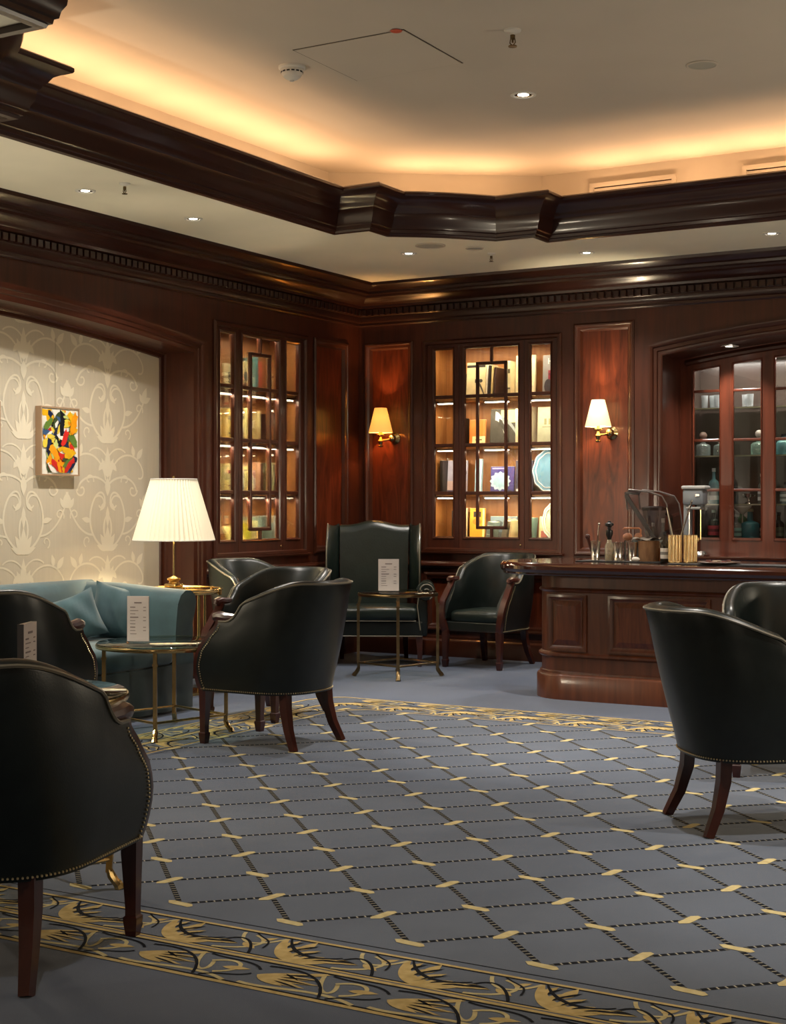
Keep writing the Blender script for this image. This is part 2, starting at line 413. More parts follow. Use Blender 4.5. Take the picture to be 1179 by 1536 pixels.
# alcove wall with damask paper
alc = struct(MB().slab([(p[0], p[1]) for p in arch(-8.2, -2.40, 0.0, 2.53, 0.19)], [], -0.34, -0.30, mpL).build('wall_alcove', paper_w))
def damask():
    mb = MB(); hh = [-0.2992]
    def lift():
        hh[0] += 0.000004; return hh[0]
    def R(pts, w, tp=False):
        pts = [p for p in pts]
        mb.ribbon(pts, w * 1.10, lift(), mpL, 0, tp)
    def leaf(x, z, a, l, w):
        l *= 1.15; w *= 1.15
        n = 7; pts = []
        for i in range(n): t = i / (n - 1); pts.append((l * t, w * sin(pi * t) * (1 - 0.35 * t)))
        for i in range(n - 2, 0, -1): t = i / (n - 1); pts.append((l * t, -w * sin(pi * t) * (1 - 0.35 * t)))
        mb.flat([(x + p[0] * cos(a) - p[1] * sin(a), z + p[0] * sin(a) + p[1] * cos(a)) for p in pts], lift(), mpL)
    def motif(cx, cz):
        for s in (-1, 1):
            A = lambda pts: [(cx + s * p[0], cz + p[1]) for p in pts]
            R(A(bez((0, -0.42), (0.16, -0.36), (0.24, -0.22), (0.16, -0.06), 14)), 0.016)
            R(A(bez((0.16, -0.06), (0.10, 0.05), (0.02, 0.02), (0.03, -0.07), 10)), 0.014)
            R(A(spiral(0.085, -0.075, 0.075, 0.012, 0.4, 5.6, 16)), 0.012)
            R(A(bez((0.0, 0.06), (0.10, 0.16), (0.30, 0.14), (0.33, 0.02), 14)), 0.015)
            R(A(spiral(0.285, 0.03, 0.055, 0.010, 0.0, -5.4, 16)), 0.012)
            R(A(bez((0.02, 0.10), (0.06, 0.30), (0.26, 0.34), (0.36, 0.24), 14)), 0.013)
            R(A(bez((0.36, 0.24), (0.43, 0.17), (0.41, 0.10), (0.35, 0.12), 8)), 0.012)
            R(A(bez((0.16, -0.30), (0.28, -0.30), (0.36, -0.20), (0.41, -0.10), 12)), 0.014)
            R(A(spiral(0.355, -0.155, 0.05, 0.01, -0.5, 4.8, 14)), 0.011)
            R(A(bez((0.0, -0.14), (0.05, -0.20), (0.06, -0.30), (0.0, -0.38), 8)), 0.018, True)
            R(A(spiral(0.20, 0.10, 0.05, 0.010, 3.4, -1.6, 14)), 0.010)
            R(A(spiral(0.22, -0.345, 0.045, 0.010, -1.2, 4.0, 14)), 0.010)
            R(A(bez((0.0, 0.26), (0.05, 0.34), (0.14, 0.36), (0.20, 0.31), 10)), 0.011)
            ang = lambda d: d if s > 0 else pi - d
            for (x, z, d, l, w) in ((0.33, 0.26, 0.9, 0.10, 0.026), (0.30, 0.28, 1.8, 0.08, 0.022), (0.40, -0.10, 1.2, 0.11, 0.028), (0.40, -0.10, 0.4, 0.09, 0.024),
                                    (0.41, -0.11, 2.1, 0.08, 0.022), (0.18, -0.20, 0.2, 0.09, 0.022), (0.10, 0.17, 2.3, 0.09, 0.022), (0.0, -0.42, 1.0, 0.13, 0.028),
                                    (0.0, -0.42, 0.35, 0.11, 0.024), (0.0, 0.12, 1.15, 0.14, 0.026), (0.02, -0.06, -0.8, 0.08, 0.02)):
                leaf(cx + s * x, cz + z, ang(d), l, w)
        for d, l in ((pi / 2, 0.20), (pi / 2, -0.12)): leaf(cx, cz + 0.12, d, l, 0.032)
        leaf(cx, cz - 0.42, pi / 2, 0.16, 0.03); leaf(cx, cz - 0.09, -pi / 2, 0.14, 0.022)
    for i in range(-1, 4):
        for j in range(4):
            cy = -3.09 - 0.87 * i; cz = 0.62 + 0.80 * j + (0.0 if i % 2 else 0.0)
            if cy > -2.7: continue
            motif(cy, cz)
    # keep the print inside the papered opening
    keep = []
    for fi, fc in enumerate(mb.f):
        ok = True
        for k in fc:
            y, z = mb.v[k][1], mb.v[k][2]
            top = 2.53 + 0.19 * (1 - ((y + 5.3) / 2.9) ** 2) - 0.03
            if y > -2.42 or z > top or z < 0.05: ok = False; break
        if ok: keep.append(fi)
    mb.f = [mb.f[i] for i in keep]; mb.m = [mb.m[i] for i in keep]
    o = mb.build('damask_figure', paper_p, alc); stuff(o)
damask()

# --- ceilings: soffit with the tray opening, cove wall, raised ceiling
TX0, TX1, TY0, TY1 = 1.41, 8.59, -7.35, -1.58
REL = [(1.19, 0), (1.19, 0.24), (0.87, 0.24), (0.735, 0.40), (0.60, 0.545), (0.45, 0.67), (0.29, 0.78), (0.29, 1.05), (0, 1.05)]
RELN = [(1.40, 0), (1.40, 0.34), (1.02, 0.34), (0.84, 0.52), (0.66, 0.70), (0.48, 0.87), (0.29, 1.03), (0.29, 1.32), (0, 1.32)]
def tray(off=0):
    tl = [(TX0 + a, TY1 - b) for a, b in REL]
    bl = [(TX0 + a, TY0 + b) for a, b in reversed(RELN)]
    br = [(TX1 - a, TY0 + b) for a, b in RELN]
    tr = [(TX1 - a, TY1 - b) for a, b in reversed(REL)]
    return tl + bl + br + tr
TRAY = tray()
ceil_lo = struct(MB().slab(rect(0, -13, 10, 0), [TRAY], 3.30, 3.36, mpF).build('ceiling', paint))
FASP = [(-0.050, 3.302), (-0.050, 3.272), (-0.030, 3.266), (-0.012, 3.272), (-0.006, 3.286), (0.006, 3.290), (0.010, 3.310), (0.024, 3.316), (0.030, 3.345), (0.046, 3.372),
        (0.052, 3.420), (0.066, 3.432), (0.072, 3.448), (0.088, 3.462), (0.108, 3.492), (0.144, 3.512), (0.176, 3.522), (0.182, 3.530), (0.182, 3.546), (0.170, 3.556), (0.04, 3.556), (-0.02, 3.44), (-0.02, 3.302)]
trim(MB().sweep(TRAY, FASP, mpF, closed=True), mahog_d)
def cham(x0, y0, x1, y1, cx, cy):
    return [(x0, y1 - cy), (x0, y0 + cy), (x0 + cx, y0), (x1 - cx, y0), (x1, y0 + cy), (x1, y1 - cy), (x1 - cx, y1), (x0 + cx, y1)]
COVE = cham(1.02, -7.75, 8.98, -1.18, 1.34, 0.93)
struct(MB().sweep(COVE, [(0, 3.36), (0, 3.86), (-0.05, 3.86), (-0.05, 3.36)], mpF, closed=True).build('trim_cove', ceilp))
ceil_hi = struct(MB().slab(rect(0.9, -7.9, 9.1, -1.06), [], 3.85, 3.90, mpF).build('ceiling.001', ceilp))

# crown moulding with dentils along both visible walls
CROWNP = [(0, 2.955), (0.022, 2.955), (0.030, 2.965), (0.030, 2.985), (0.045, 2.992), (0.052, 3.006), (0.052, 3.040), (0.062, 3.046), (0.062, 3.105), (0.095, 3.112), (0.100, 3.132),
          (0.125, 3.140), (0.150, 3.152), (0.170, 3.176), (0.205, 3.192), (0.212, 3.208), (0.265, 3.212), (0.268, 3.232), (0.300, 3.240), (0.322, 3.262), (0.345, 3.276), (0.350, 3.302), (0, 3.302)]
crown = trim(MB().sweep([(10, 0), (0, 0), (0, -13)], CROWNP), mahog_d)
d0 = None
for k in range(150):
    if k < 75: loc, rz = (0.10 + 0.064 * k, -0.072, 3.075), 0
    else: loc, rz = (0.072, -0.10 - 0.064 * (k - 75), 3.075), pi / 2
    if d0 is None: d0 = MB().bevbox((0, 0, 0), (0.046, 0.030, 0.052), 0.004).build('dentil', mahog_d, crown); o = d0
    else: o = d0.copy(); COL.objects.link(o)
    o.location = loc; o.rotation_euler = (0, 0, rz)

# cove lamps (warm strips in the trough behind the fascia) and vents
def cove_strip(x0, y0, x1, y1, n):
    L = hypot(x1 - x0, y1 - y0); a = atan2(y1 - y0, x1 - x0)
    for i in range(n):
        t = (i + 0.5) / n
        light('cove_lamp', 'AREA', (x0 + (x1 - x0) * t, y0 + (y1 - y0) * t, 3.47), COVE_W * L / n, WARM, (pi + 0.6, 0, a), shape='RECTANGLE', size=L / n * 0.62, size_y=0.05)
cove_strip(1.22, -6.0, 1.22, -2.5, 7); cove_strip(1.45, -2.12, 2.32, -1.50, 2); cove_strip(2.7, -1.36, 7.4, -1.36, 8)
cove_strip(8.78, -2.4, 8.78, -6.2, 5); cove_strip(7.6, -7.55, 2.6, -7.55, 6); cove_strip(2.3, -7.42, 1.45, -6.75, 2)

def vent(x0, x1, z0, z1, lab):
    t = tag(empty('air_vent', ((x0 + x1) / 2, -1.18, z0)), lab, 'vent', 'air vents in the cove')
    w = (x1 - x0); h = z1 - z0
    MB().slab(rect(-w / 2 - 0.03, -0.03, w / 2 + 0.03, h + 0.03), [rect(-w / 2, 0, w / 2, h)], 0.0, 0.026, mpB).build('frame', ceilp, t)
    MB().slab(rect(-w / 2, 0, w / 2, h), [], 0.0, 0.003, mpB).build('backing', cmat((70, 50, 35)), t)
    for k in range(3): MB().box((0, -0.008, h * (k + 0.5) / 3), (w, 0.008, h * 0.16)).build('slat', ceilp, t)
vent(2.79, 3.40, 3.60, 3.715, 'long air vent in the lit cove nearer the corner block')
vent(3.95, 4.60, 3.60, 3.715, 'air vent in the lit cove cut off by the right edge of the picture')

# ceiling fittings
def downlight(x, y, z, lab, power, r=0.045, real=True, blend=0.75, size=118):
    t = tag(empty('downlight', (x, y, z)), lab, 'ceiling light', 'recessed downlights')
    MB().lathe([(r * 1.45, 0), (r * 1.45, -0.004), (r * 1.1, -0.007), (r, -0.004), (r, 0.001)], n=24, cap=False).build('trim_ring', whitepl, t, True)
    MB().lathe([(r * 0.62, -0.002), (0.0001, -0.003)], n=16, cap=False).build('lens', bulb, t)
    MB().lathe([(r, -0.003), (r * 0.62, -0.0015)], n=20, cap=False).build('reflector', chrome, t, True)
    l = light('downlight_beam', 'SPOT', (x, y, z - 0.03), power, WHITE, (0, 0, 0), spot_size=radians(size), spot_blend=blend, shadow_soft_size=0.035)
    return t
for (x, y, lab) in ((0.745, -4.498, 'leftmost of the downlights in the soffit over the papered alcove'), (0.772, -3.443, 'soffit downlight beside the left bookcase, right of the sprinkler'),
                    (1.366, -1.492, 'soffit downlight in the corner beneath the curved cornice'), (2.58, -0.826, 'soffit downlight over the bookcase and wall lamp'),
                    (4.054, -0.918, 'soffit downlight at the right edge over the bar')):
    downlight(x, y, 3.30, lab, SPOT_W)
downlight(3.184, -3.291, 3.85, 'single lit downlight in the raised ceiling', MAIN_W, 0.055, size=62, blend=0.6)
# lamps of the same rows outside the frame
for (x, y, z, p) in ((5.5, -0.918, 3.30, SPOT_W), (0.75, -5.6, 3.30, SPOT_W), (5.2, -3.3, 3.85, MAIN_W), (4.45, -5.75, 3.85, MAIN_W), (6.9, -5.6, 3.85, MAIN_W), (5.0, -9.4, 3.30, SPOT_W * 0.5), (8.3, -9.4, 3.30, SPOT_W * 0.6)):
    light('downlight_beam', 'SPOT', (x, y, z - 0.03), p, WHITE, (0, 0, 0), spot_size=radians(72), spot_blend=0.6, shadow_soft_size=0.035)

def sprinkler(x, y, z, lab, s=1.0):
    t = tag(empty('sprinkler', (x, y, z)), lab, 'sprinkler', 'fire sprinklers')
    MB().lathe([(0.035 * s, 0), (0.033 * s, -0.006 * s), (0.012 * s, -0.014 * s), (0.010 * s, -0.02 * s)], n=16).build('rosette', whitepl, t, True)
    MB().lathe([(0.010 * s, -0.018 * s), (0.010 * s, -0.035 * s), (0.004 * s, -0.04 * s), (0.004 * s, -0.05 * s)], n=10).tube([(-0.009 * s, 0, -0.035 * s), (-0.012 * s, 0, -0.05 * s), (0, 0, -0.062 * s)], 0.0025 * s, 6).tube([(0.009 * s, 0, -0.035 * s), (0.012 * s, 0, -0.05 * s), (0, 0, -0.062 * s)], 0.0025 * s, 6).build('head', agedbrass, t)
    MB().lathe([(0.017 * s, -0.062 * s), (0.017 * s, -0.066 * s)], n=12).build('deflector', agedbrass, t)
sprinkler(1.095, -4.537, 3.30, 'sprinkler head between the two left soffit downlights')
sprinkler(1.924, -1.169, 3.30, 'sprinkler head in the soffit beside the small round speaker')
sprinkler(3.654, -4.435, 3.85, 'sprinkler head hanging from the raised ceiling', 1.35)

def speaker(x, y, z, r, lab, m=greypl):
    t = tag(empty('ceiling_speaker', (x, y, z)), lab, 'speaker')
    MB().lathe([(r, 0), (r, -0.006), (r * 0.9, -0.009), (r * 0.86, -0.006), (r * 0.86, 0.001)], n=28, cap=False).build('rim', ceilp, t, True)
    MB().lathe([(r * 0.87, -0.004), (0.0001, -0.006)], n=28, cap=False).build('grille', m, t, True)
speaker(1.681, -1.817 + 0.10, 3.30, 0.115, 'larger round speaker grille in the corner of the soffit')
speaker(1.92, -1.448, 3.30, 0.07, 'small round speaker grille in the soffit by the sprinkler')
speaker(4.326, -3.341, 3.85, 0.09, 'round speaker grille in the raised ceiling at upper right')
t = tag(empty('smoke_detector', (2.281, -4.477, 3.85)), 'white smoke detector on the raised ceiling beside the access hatch', 'smoke detector')
MB().lathe([(0.078, 0), (0.078, -0.012), (0.070, -0.018), (0.062, -0.018)], n=24).build('base', whitepl, t, True)
MB().lathe([(0.062, -0.018), (0.062, -0.040), (0.050, -0.058)], n=24).build('chamber', whitepl, t, True)
sl = MB()
for k in range(14):
    a = 2 * pi * k / 14; sl.box((0.0605 * cos(a), 0.0605 * sin(a), -0.035), (0.006, 0.018, 0.008), a)
sl.build('vent_slots', black, t)
MB().lathe([(0.050, -0.058), (0.030, -0.074), (0.012, -0.078), (0.010, -0.086), (0.0001, -0.088)], n=20).build('cap', whitepl, t, True)
t = tag(empty('access_hatch', (2.81, -4.393, 3.85)), 'square access hatch flush in the raised ceiling', 'hatch')
MB().slab(rect(-0.345, -0.335, 0.345, 0.335), [], -0.004, 0.0, mpF).build('door_panel', ceilp, t)
MB().slab(rect(-0.353, -0.343, 0.353, 0.343), [rect(-0.345, -0.335, 0.345, 0.335)], -0.0015, 0.0, mpF).build('gap', cmat((70, 58, 44)), t)
t = tag(MB().lathe([(0.032, 0), (0.030, -0.003), (0.0001, -0.004)], n=18).build('sticker', redpl), 'round red sticker at the far-left corner of the ceiling hatch', 'sticker'); t.location = (3.12, -4.74, 3.846)

# ================================================================= CARPET
def carpet():
    X0, X1, Y0, Y1 = 1.42, 8.6, -8.13, -2.78
    C = 0.16
    def ring(d, c=C): return [(X0 + d, Y0 + d), (X1 - d, Y0 + d), (X1 - d, Y1 - d), (X0 + d + c, Y1 - d), (X0 + d + c * 0.35, Y1 - d - c * 0.55), (X0 + d, Y1 - d - c * 1.5)]
    t = tag(empty('patterned_carpet', (0, 0, 0)), 'blue grey carpet with rope lattice and golden scroll border in the middle of the room', 'carpet')
    MB().prism(ring(0), 0.0, 0.0012).build('field', field_m, t)
    bw = 0.47
    lines = MB()
    for d, w, mi in ((0.0, 0.018, 0), (0.018, 0.010, 1), (0.212, 0.010, 1), (0.222, 0.016, 0), (0.246, 0.010, 0), (0.256, 0.008, 1), (bw - 0.028, 0.009, 1), (bw - 0.019, 0.014, 0), (bw + 0.030, 0.006, 1)):
        o = ring(d); i = ring(d + w); n = len(o)
        lines.add([(*p, 0.0018) for p in o] + [(*p, 0.0018) for p in i], [(k, (k + 1) % n, (k + 1) % n + n, k + n) for k in range(n)], mi)
    lines.build('border_line', [gold_y, black_y], t)
    # scroll bands: drawn in strip coordinates (s along, q across) and laid along the three visible sides
    sc = MB()
    def tear(mp, s, q, a, l, w, z, mi, bend=0.0):
        n = 8; P = []
        for i in range(n): u = i / (n - 1); P.append((l * u, w * sin(pi * min(1, u * 1.05)) ** 0.8 * (1 - 0.3 * u) + bend * u * u))
        for i in range(n - 2, 0, -1): u = i / (n - 1); P.append((l * u, -w * sin(pi * min(1, u * 1.05)) ** 0.8 * (1 - 0.3 * u) + bend * u * u))
        sc.flat([(s + p[0] * cos(a) - p[1] * sin(a), q + p[0] * sin(a) + p[1] * cos(a)) for p in P], z, mp, mi)
    def unit(mp, s, fl, kind):
        g = lambda a, b: (s + a, fl * b)
        if kind == 0:
            # big curling acanthus leaf: fat gold stem, lobes, black crescents, linked vine
            sc.ribbon([g(*p) for p in bez((-0.215, 0.085), (-0.17, -0.10), (-0.03, -0.115), (0.03, -0.02), 16)], [0.014 + 0.042 * sin(pi * i / 16) for i in range(17)], 0.0022, mp, 0)
            sc.ribbon([g(*p) for p in bez((-0.205, 0.095), (-0.13, -0.045), (-0.03, -0.06), (0.035, 0.005), 14)], [0.006 + 0.010 * sin(pi * i / 14) for i in range(15)], 0.0028, mp, 1)
            stem = bez((-0.215, 0.085), (-0.17, -0.10), (-0.03, -0.115), (0.03, -0.02), 16)
            for k in range(7):
                px, py = stem[3 + 2 * k]; a = 1.75 - 0.22 * k; l = 0.085 + 0.012 * (k % 3)
                tear(mp, s + px, fl * py, fl * a, l, 0.021, 0.0024 + 0.00006 * k, 0, fl * -0.03)
                tear(mp, s + px + 0.012, fl * (py + 0.014), fl * (a - 0.10), l * 0.82, 0.0075, 0.0029 + 0.00004 * k, 1, fl * -0.03)
            tear(mp, s - 0.13, fl * 0.0, fl * 1.2, 0.10, 0.022, 0.0023, 0, fl * 0.02); tear(mp, s - 0.125, fl * 0.01, fl * 1.0, 0.07, 0.008, 0.0027, 1)
            sc.ribbon([g(*p) for p in bez((0.05, -0.085), (0.17, -0.07), (0.215, 0.03), (0.11, 0.07), 12)], 0.013, 0.0022, mp, 2)
            sc.ribbon([g(*p) for p in bez((0.06, 0.08), (0.10, -0.03), (0.17, -0.03), (0.215, 0.08), 12)], 0.012, 0.0024, mp, 2)
            sc.ribbon([g(*p) for p in bez((0.04, -0.02), (0.07, 0.07), (0.14, 0.02), (0.19, -0.09), 12)], 0.010, 0.0026, mp, 1)
            sc.ribbon([g(*p) for p in bez((0.10, 0.09), (0.15, 0.04), (0.19, 0.06), (0.2, -0.03), 10)], 0.007, 0.0027, mp, 1)
            tear(mp, s + 0.115, fl * -0.01, fl * -0.5, 0.075, 0.018, 0.0023, 0); tear(mp, s + 0.15, fl * 0.03, fl * 0.9, 0.06, 0.014, 0.0023, 0)
        else:
            # feathered leaf, loose ribbons and linked loops
            for k, (a, l) in enumerate(((-0.30, 0.19), (-0.08, 0.21), (0.14, 0.20), (0.38, 0.17), (-0.55, 0.13))):
                tear(mp, s - 0.20, fl * (-0.01), fl * a, l, 0.019, 0.0024 + 0.00006 * k, 0, fl * 0.02)
                tear(mp, s - 0.13, fl * (-0.03 + 0.016 * k), fl * (a + 0.08), l * 0.55, 0.006, 0.0029, 1)
            sc.ribbon([g(*p) for p in bez((-0.215, -0.085), (-0.10, -0.11), (0.02, -0.02), (0.17, -0.095), 14)], 0.015, 0.0022, mp, 2)
            sc.ribbon([g(*p) for p in bez((-0.03, 0.09), (0.03, -0.09), (0.10, -0.07), (0.05, 0.025), 12)], 0.013, 0.0023, mp, 2)
            sc.ribbon([g(*p) for p in bez((0.04, 0.03), (0.12, 0.11), (0.20, 0.0), (0.10, -0.05), 12)], 0.013, 0.00235, mp, 2)
            sc.ribbon([g(*p) for p in bez((0.0, 0.085), (0.08, 0.06), (0.16, 0.095), (0.215, 0.03), 10)], 0.009, 0.0026, mp, 1)
            sc.ribbon([g(*p) for p in bez((-0.21, 0.07), (-0.1, 0.10), (0.0, 0.05), (0.06, -0.09), 10)], 0.010, 0.0027, mp, 1)
            sc.ribbon([g(*p) for p in bez((0.08, -0.09), (0.12, -0.04), (0.18, -0.06), (0.21, -0.01), 10)], 0.008, 0.0027, mp, 1)
            tear(mp, s + 0.10, fl * 0.0, fl * 0.2, 0.09, 0.018, 0.0024, 0); tear(mp, s - 0.08, fl * 0.05, fl * 0.5, 0.08, 0.016, 0.0025, 0)
    sides = [(X0, X1, lambda s, q, z: (s, Y0 + q, z)), (Y0 + 0.5, Y1 - 0.3, lambda s, q, z: (X0 + q, s, z)), (X0 + 0.25, X1, lambda s, q, z: (s, Y1 - q, z))]
    for (a, b, mpb) in sides:
        n = int((b - a) / 0.43)
        for k in range(n):
            unit(lambda s, q, z: mpb(s, q + 0.352, z), a + 0.43 * (k + 0.5), 1, 0)
            unit(lambda s, q, z: mpb(s, q + 0.120, z), a + 0.43 * (k + 0.5) + 0.1, 1, 1)
    stuff(sc.build('border_scroll', [gold_y, black_y, cream_y], t))
    # rope lattice: nodes and dashes
    NX, NY, PX, PY = 3.888, -7.54, 0.2215, 0.2235
    inside = lambda x, y, m=0.0: X0 + bw + m < x < X1 - bw - m and Y0 + bw + 0.09 + m < y < Y1 - bw - m
    dash = MB(); knot = MB()
    def quad(mb, x, y, a, l, w, z, mi):
        ca, sa = cos(a), sin(a)
        mb.add([(x + i * l / 2 * ca - j * w / 2 * sa, y + i * l / 2 * sa + j * w / 2 * ca, z) for i, j in ((-1, -1), (1, -1), (1, 1), (-1, 1))], [(0, 1, 2, 3)], mi)
    for i in range(-12, 20):
        for j in range(0, 22):
            if (i + j) % 2: continue
            x, y = NX + i * PX, NY + j * PY
            if not inside(x, y, -0.03): continue
            if j % 2 == 0: a = -0.06; L, w = 0.118, 0.034
            else: a = pi / 2 - 0.1; L, w = 0.118, 0.036
            P = [(-0.5, 0.28), (-0.36, 0.62), (-0.1, 0.5), (0.12, 0.5), (0.36, 0.42), (0.5, -0.1), (0.42, -0.55), (0.2, -0.52), (-0.1, -0.5), (-0.32, -0.42)]
            knot.flat([(x + p[0] * L * cos(a) - p[1] * w * sin(a), y + p[0] * L * sin(a) + p[1] * w * cos(a)) for p in P], 0.0024, None, 0)
            for dx in (1, -1):
                x2, y2 = x + dx * PX, y + PY
                if not inside(x2, y2, -0.03): continue
                a2 = atan2(y2 - y, x2 - x); LL = hypot(x2 - x, y2 - y)
                quad(dash, (x + x2) / 2, (y + y2) / 2, a2, LL - 0.05, 0.019, 0.0015, 1)
                n = 9
                for k in range(n):
                    u = (0.035 + (LL - 0.07) * (k + 0.5) / n)
                    quad(dash, x + cos(a2) * u, y + sin(a2) * u, a2, 0.0185, 0.019, 0.0019, 0)
                    if k < n - 1: quad(dash, x + cos(a2) * (u + 0.0136), y + sin(a2) * (u + 0.0136), a2, 0.0040, 0.016, 0.0020, 2)
    stuff(dash.build('lattice_rope', [black_y, cmat((72, 70, 62), 0.95), cmat((168, 160, 140), 0.95)], t))
    stuff(knot.build('lattice_knot', cream_y, t))
carpet()
# ================================================================= FURNITURE
def lerp_tab(tab, x):
    if x <= tab[0][0]: return tab[0][1]
    for (a, va), (b, vb) in zip(tab, tab[1:]):
        if x <= b: 
            t = (x - a) / (b - a); t = t * t * (3 - 2 * t) * 0.5 + t * 0.5
            return va + (vb - va) * t
    return tab[-1][1]
YF = [(0.28, 0.295), (0.36, 0.320), (0.44, 0.325), (0.52, 0.300), (0.60, 0.235), (0.66, 0.180), (0.72, 0.150)]
def tub_pos(q, z, inset=0.0):
    """plan position on the tub shell: q = -1 right arm end ... 0 middle of back ... 1 left arm end (signs of x)"""
    sg = 1 if q >= 0 else -1; a = abs(q); qb = 0.58
    rim = tub_rim(q); s = min(1.0, max(0.0, (z - 0.30) / (rim - 0.30)))
    bul = 0.02 * sin(pi * min(1, s * 1.1))
    w = 0.285 + 0.030 * s + bul - inset; b = 0.295 + 0.165 * s ** 1.2 + bul * 0.6 - inset * 1.15
    if a <= qb:
        th = a / qb * pi / 2; e = 0.76 + 0.14 * s; x = w * sin(th) ** e; y = -b * max(0.0, cos(th)) ** e
        if th > 1.5707: y = 0.0
    else: x = w; y = (a - qb) / (1 - qb) * lerp_tab(YF, z)
    return sg * x, y
def tub_rim(q): return 0.915 - 0.215 * sstep(0.27, 0.88, abs(q))

def build_tub():
    root = empty('tub_chair')
    n = 57; qs = [-1 + 2 * i / (n - 1) for i in range(n)]
    sh = MB(); rows = []
    for q in qs:
        rim = tub_rim(q); col = []
        for k in range(10):
            z = 0.30 + (rim - 0.015 - 0.30) * k / 9; x, y = tub_pos(q, z); col.append((x, y, z))
        o = tub_pos(q, rim); i_ = tub_pos(q, rim, 0.062)
        for k in range(1, 6):
            a = pi * k / 6; f = (1 - cos(a)) / 2
            col.append((o[0] + (i_[0] - o[0]) * f, o[1] + (i_[1] - o[1]) * f, rim - 0.012 + 0.026 * sin(a)))
        for k in range(8):
            z = rim - 0.015 + (0.40 - rim + 0.015) * k / 7
            x, y = tub_pos(q, z, 0.062 + 0.03 * sin(pi * k / 7)); col.append((x, y, z))
        rows.append(col)
    M = len(rows[0])
    sh.add([p for r in rows for p in r], [(i * M + k, (i + 1) * M + k, (i + 1) * M + k + 1, i * M + k + 1) for i in range(n - 1) for k in range(M - 1)] + [tuple(range(M)), tuple(range((n - 1) * M + M - 1, (n - 1) * M - 1, -1))])
    sh.build('backrest', leather, root, True, 50)
    # piping on the outer rim, seams of the inside back
    pp = [(*tub_pos(q, tub_rim(q) - 0.006, -0.001), tub_rim(q) - 0.004) for q in qs]
    MB().tube(pp, 0.0065, 6).build('piping', welt, root, True)
    for q in (-0.36, 0.36):
        sm = MB()
        pts = []
        for k in range(9):
            z = tub_rim(q) + 0.006 - (tub_rim(q) - 0.44) * k / 8
            x, y = tub_pos(q, min(z, tub_rim(q)), 0.055 + 0.03 * sin(pi * k / 8)); pts.append((x, y, z))
        sm.tube(pts, 0.003, 5)
        sm.build('seam', leather, root, True)
    # seat cushion
    cu = MB(); cols = []
    base = [tub_pos(q, 0.42, 0.095) for q in [-0.98 + 1.96 * i / 30 for i in range(31)]]
    base = [(x, min(y, 0.285)) for x, y in base]
    base = base + [(-base[0][0] * f, 0.300) for f in (0.6, 0.2, -0.2, -0.6)][::1]
    # order the front edge from the left end back to the right end
    base[-4:] = [(base[30][0] * f, 0.302) for f in (0.6, 0.2, -0.2, -0.6)]
    cy = -0.02
    for (z, f) in ((0.375, 0.97), (0.39, 1.0), (0.44, 1.0), (0.458, 0.975), (0.468, 0.90), (0.476, 0.6), (0.479, 0.25)):
        cols.append([(x * f, cy + (y - cy) * f, z) for x, y in base])
    m = len(base)
    cu.add([p for c in cols for p in c], [(i * m + k, i * m + (k + 1) % m, (i + 1) * m + (k + 1) % m, (i + 1) * m + k) for i in range(len(cols) - 1) for k in range(m)] + [tuple(range((len(cols) - 1) * m, len(cols) * m)), tuple(range(m))])
    cu.build('seat', leather_in, root, True, 60)
    # seat rail and underside
    MB().bevbox((0, 0.275, 0.338), (0.545, 0.05, 0.078), 0.008).build('seat_rail', leather, root)
    un = [tub_pos(q, 0.30, 0.006) for q in [-1 + 2 * i / 30 for i in range(31)]]
    MB().prism(un, 0.30, 0.315).build('seat_frame', black, root)
    # wooden arm posts, legs and hand rests
    for s in (-1, 1):
        pts = []; sq = []
        for z in (0.712, 0.69, 0.66, 0.62, 0.58, 0.54, 0.50, 0.46, 0.42, 0.38, 0.34, 0.30):
            x, y = tub_pos(s, z); pts.append((x - s * 0.030, y + 0.006, z)); sq.append((0.026, 0.017 if z > 0.4 else 0.021))
        MB().tube(pts, 0, sq=sq).build('arm_post', legwood, root, True, 40)
        x, y = tub_pos(s, 0.30)
        lp = [(x - s * 0.030, y + 0.006, 0.31), (x - s * 0.030, y + 0.006, 0.26), (x - s * 0.028, y + 0.010, 0.09), (x - s * 0.028, y + 0.010, 0.065), (x - s * 0.028, y + 0.010, 0.060), (x - s * 0.028, y + 0.010, 0.050), (x - s * 0.028, y + 0.010, 0.0)]
        MB().tube(lp, 0, sq=[(0.027, 0.024), (0.026, 0.023), (0.018, 0.018), (0.018, 0.018), (0.023, 0.023), (0.023, 0.023), (0.017, 0.017)]).build('leg', legwood, root, True, 40)
        lp = [(s * 0.196, -0.208, 0.31), (s * 0.200, -0.214, 0.22), (s * 0.212, -0.242, 0.11), (s * 0.232, -0.292, 0.0)]
        MB().tube(lp, 0, sq=[(0.026, 0.025), (0.025, 0.024), (0.021, 0.020), (0.017, 0.017)]).build('leg', legwood, root, True, 40)
        ax, ay = tub_pos(s, 0.70)
        hr = MB(); pts = [(ax - s * 0.028, -0.01, 0.722), (ax - s * 0.028, 0.06, 0.716), (ax - s * 0.028, 0.13, 0.716), (ax - s * 0.028, 0.175, 0.722), (ax - s * 0.028, 0.205, 0.716), (ax - s * 0.028, 0.212, 0.70)]
        hr.tube(pts, [0.012, 0.024, 0.029, 0.030, 0.026, 0.016], 10)
        hr.build('arm_cap', legwood, root, True)
    # nailheads: rim, arm fronts, bottom edge
    nb = MB()
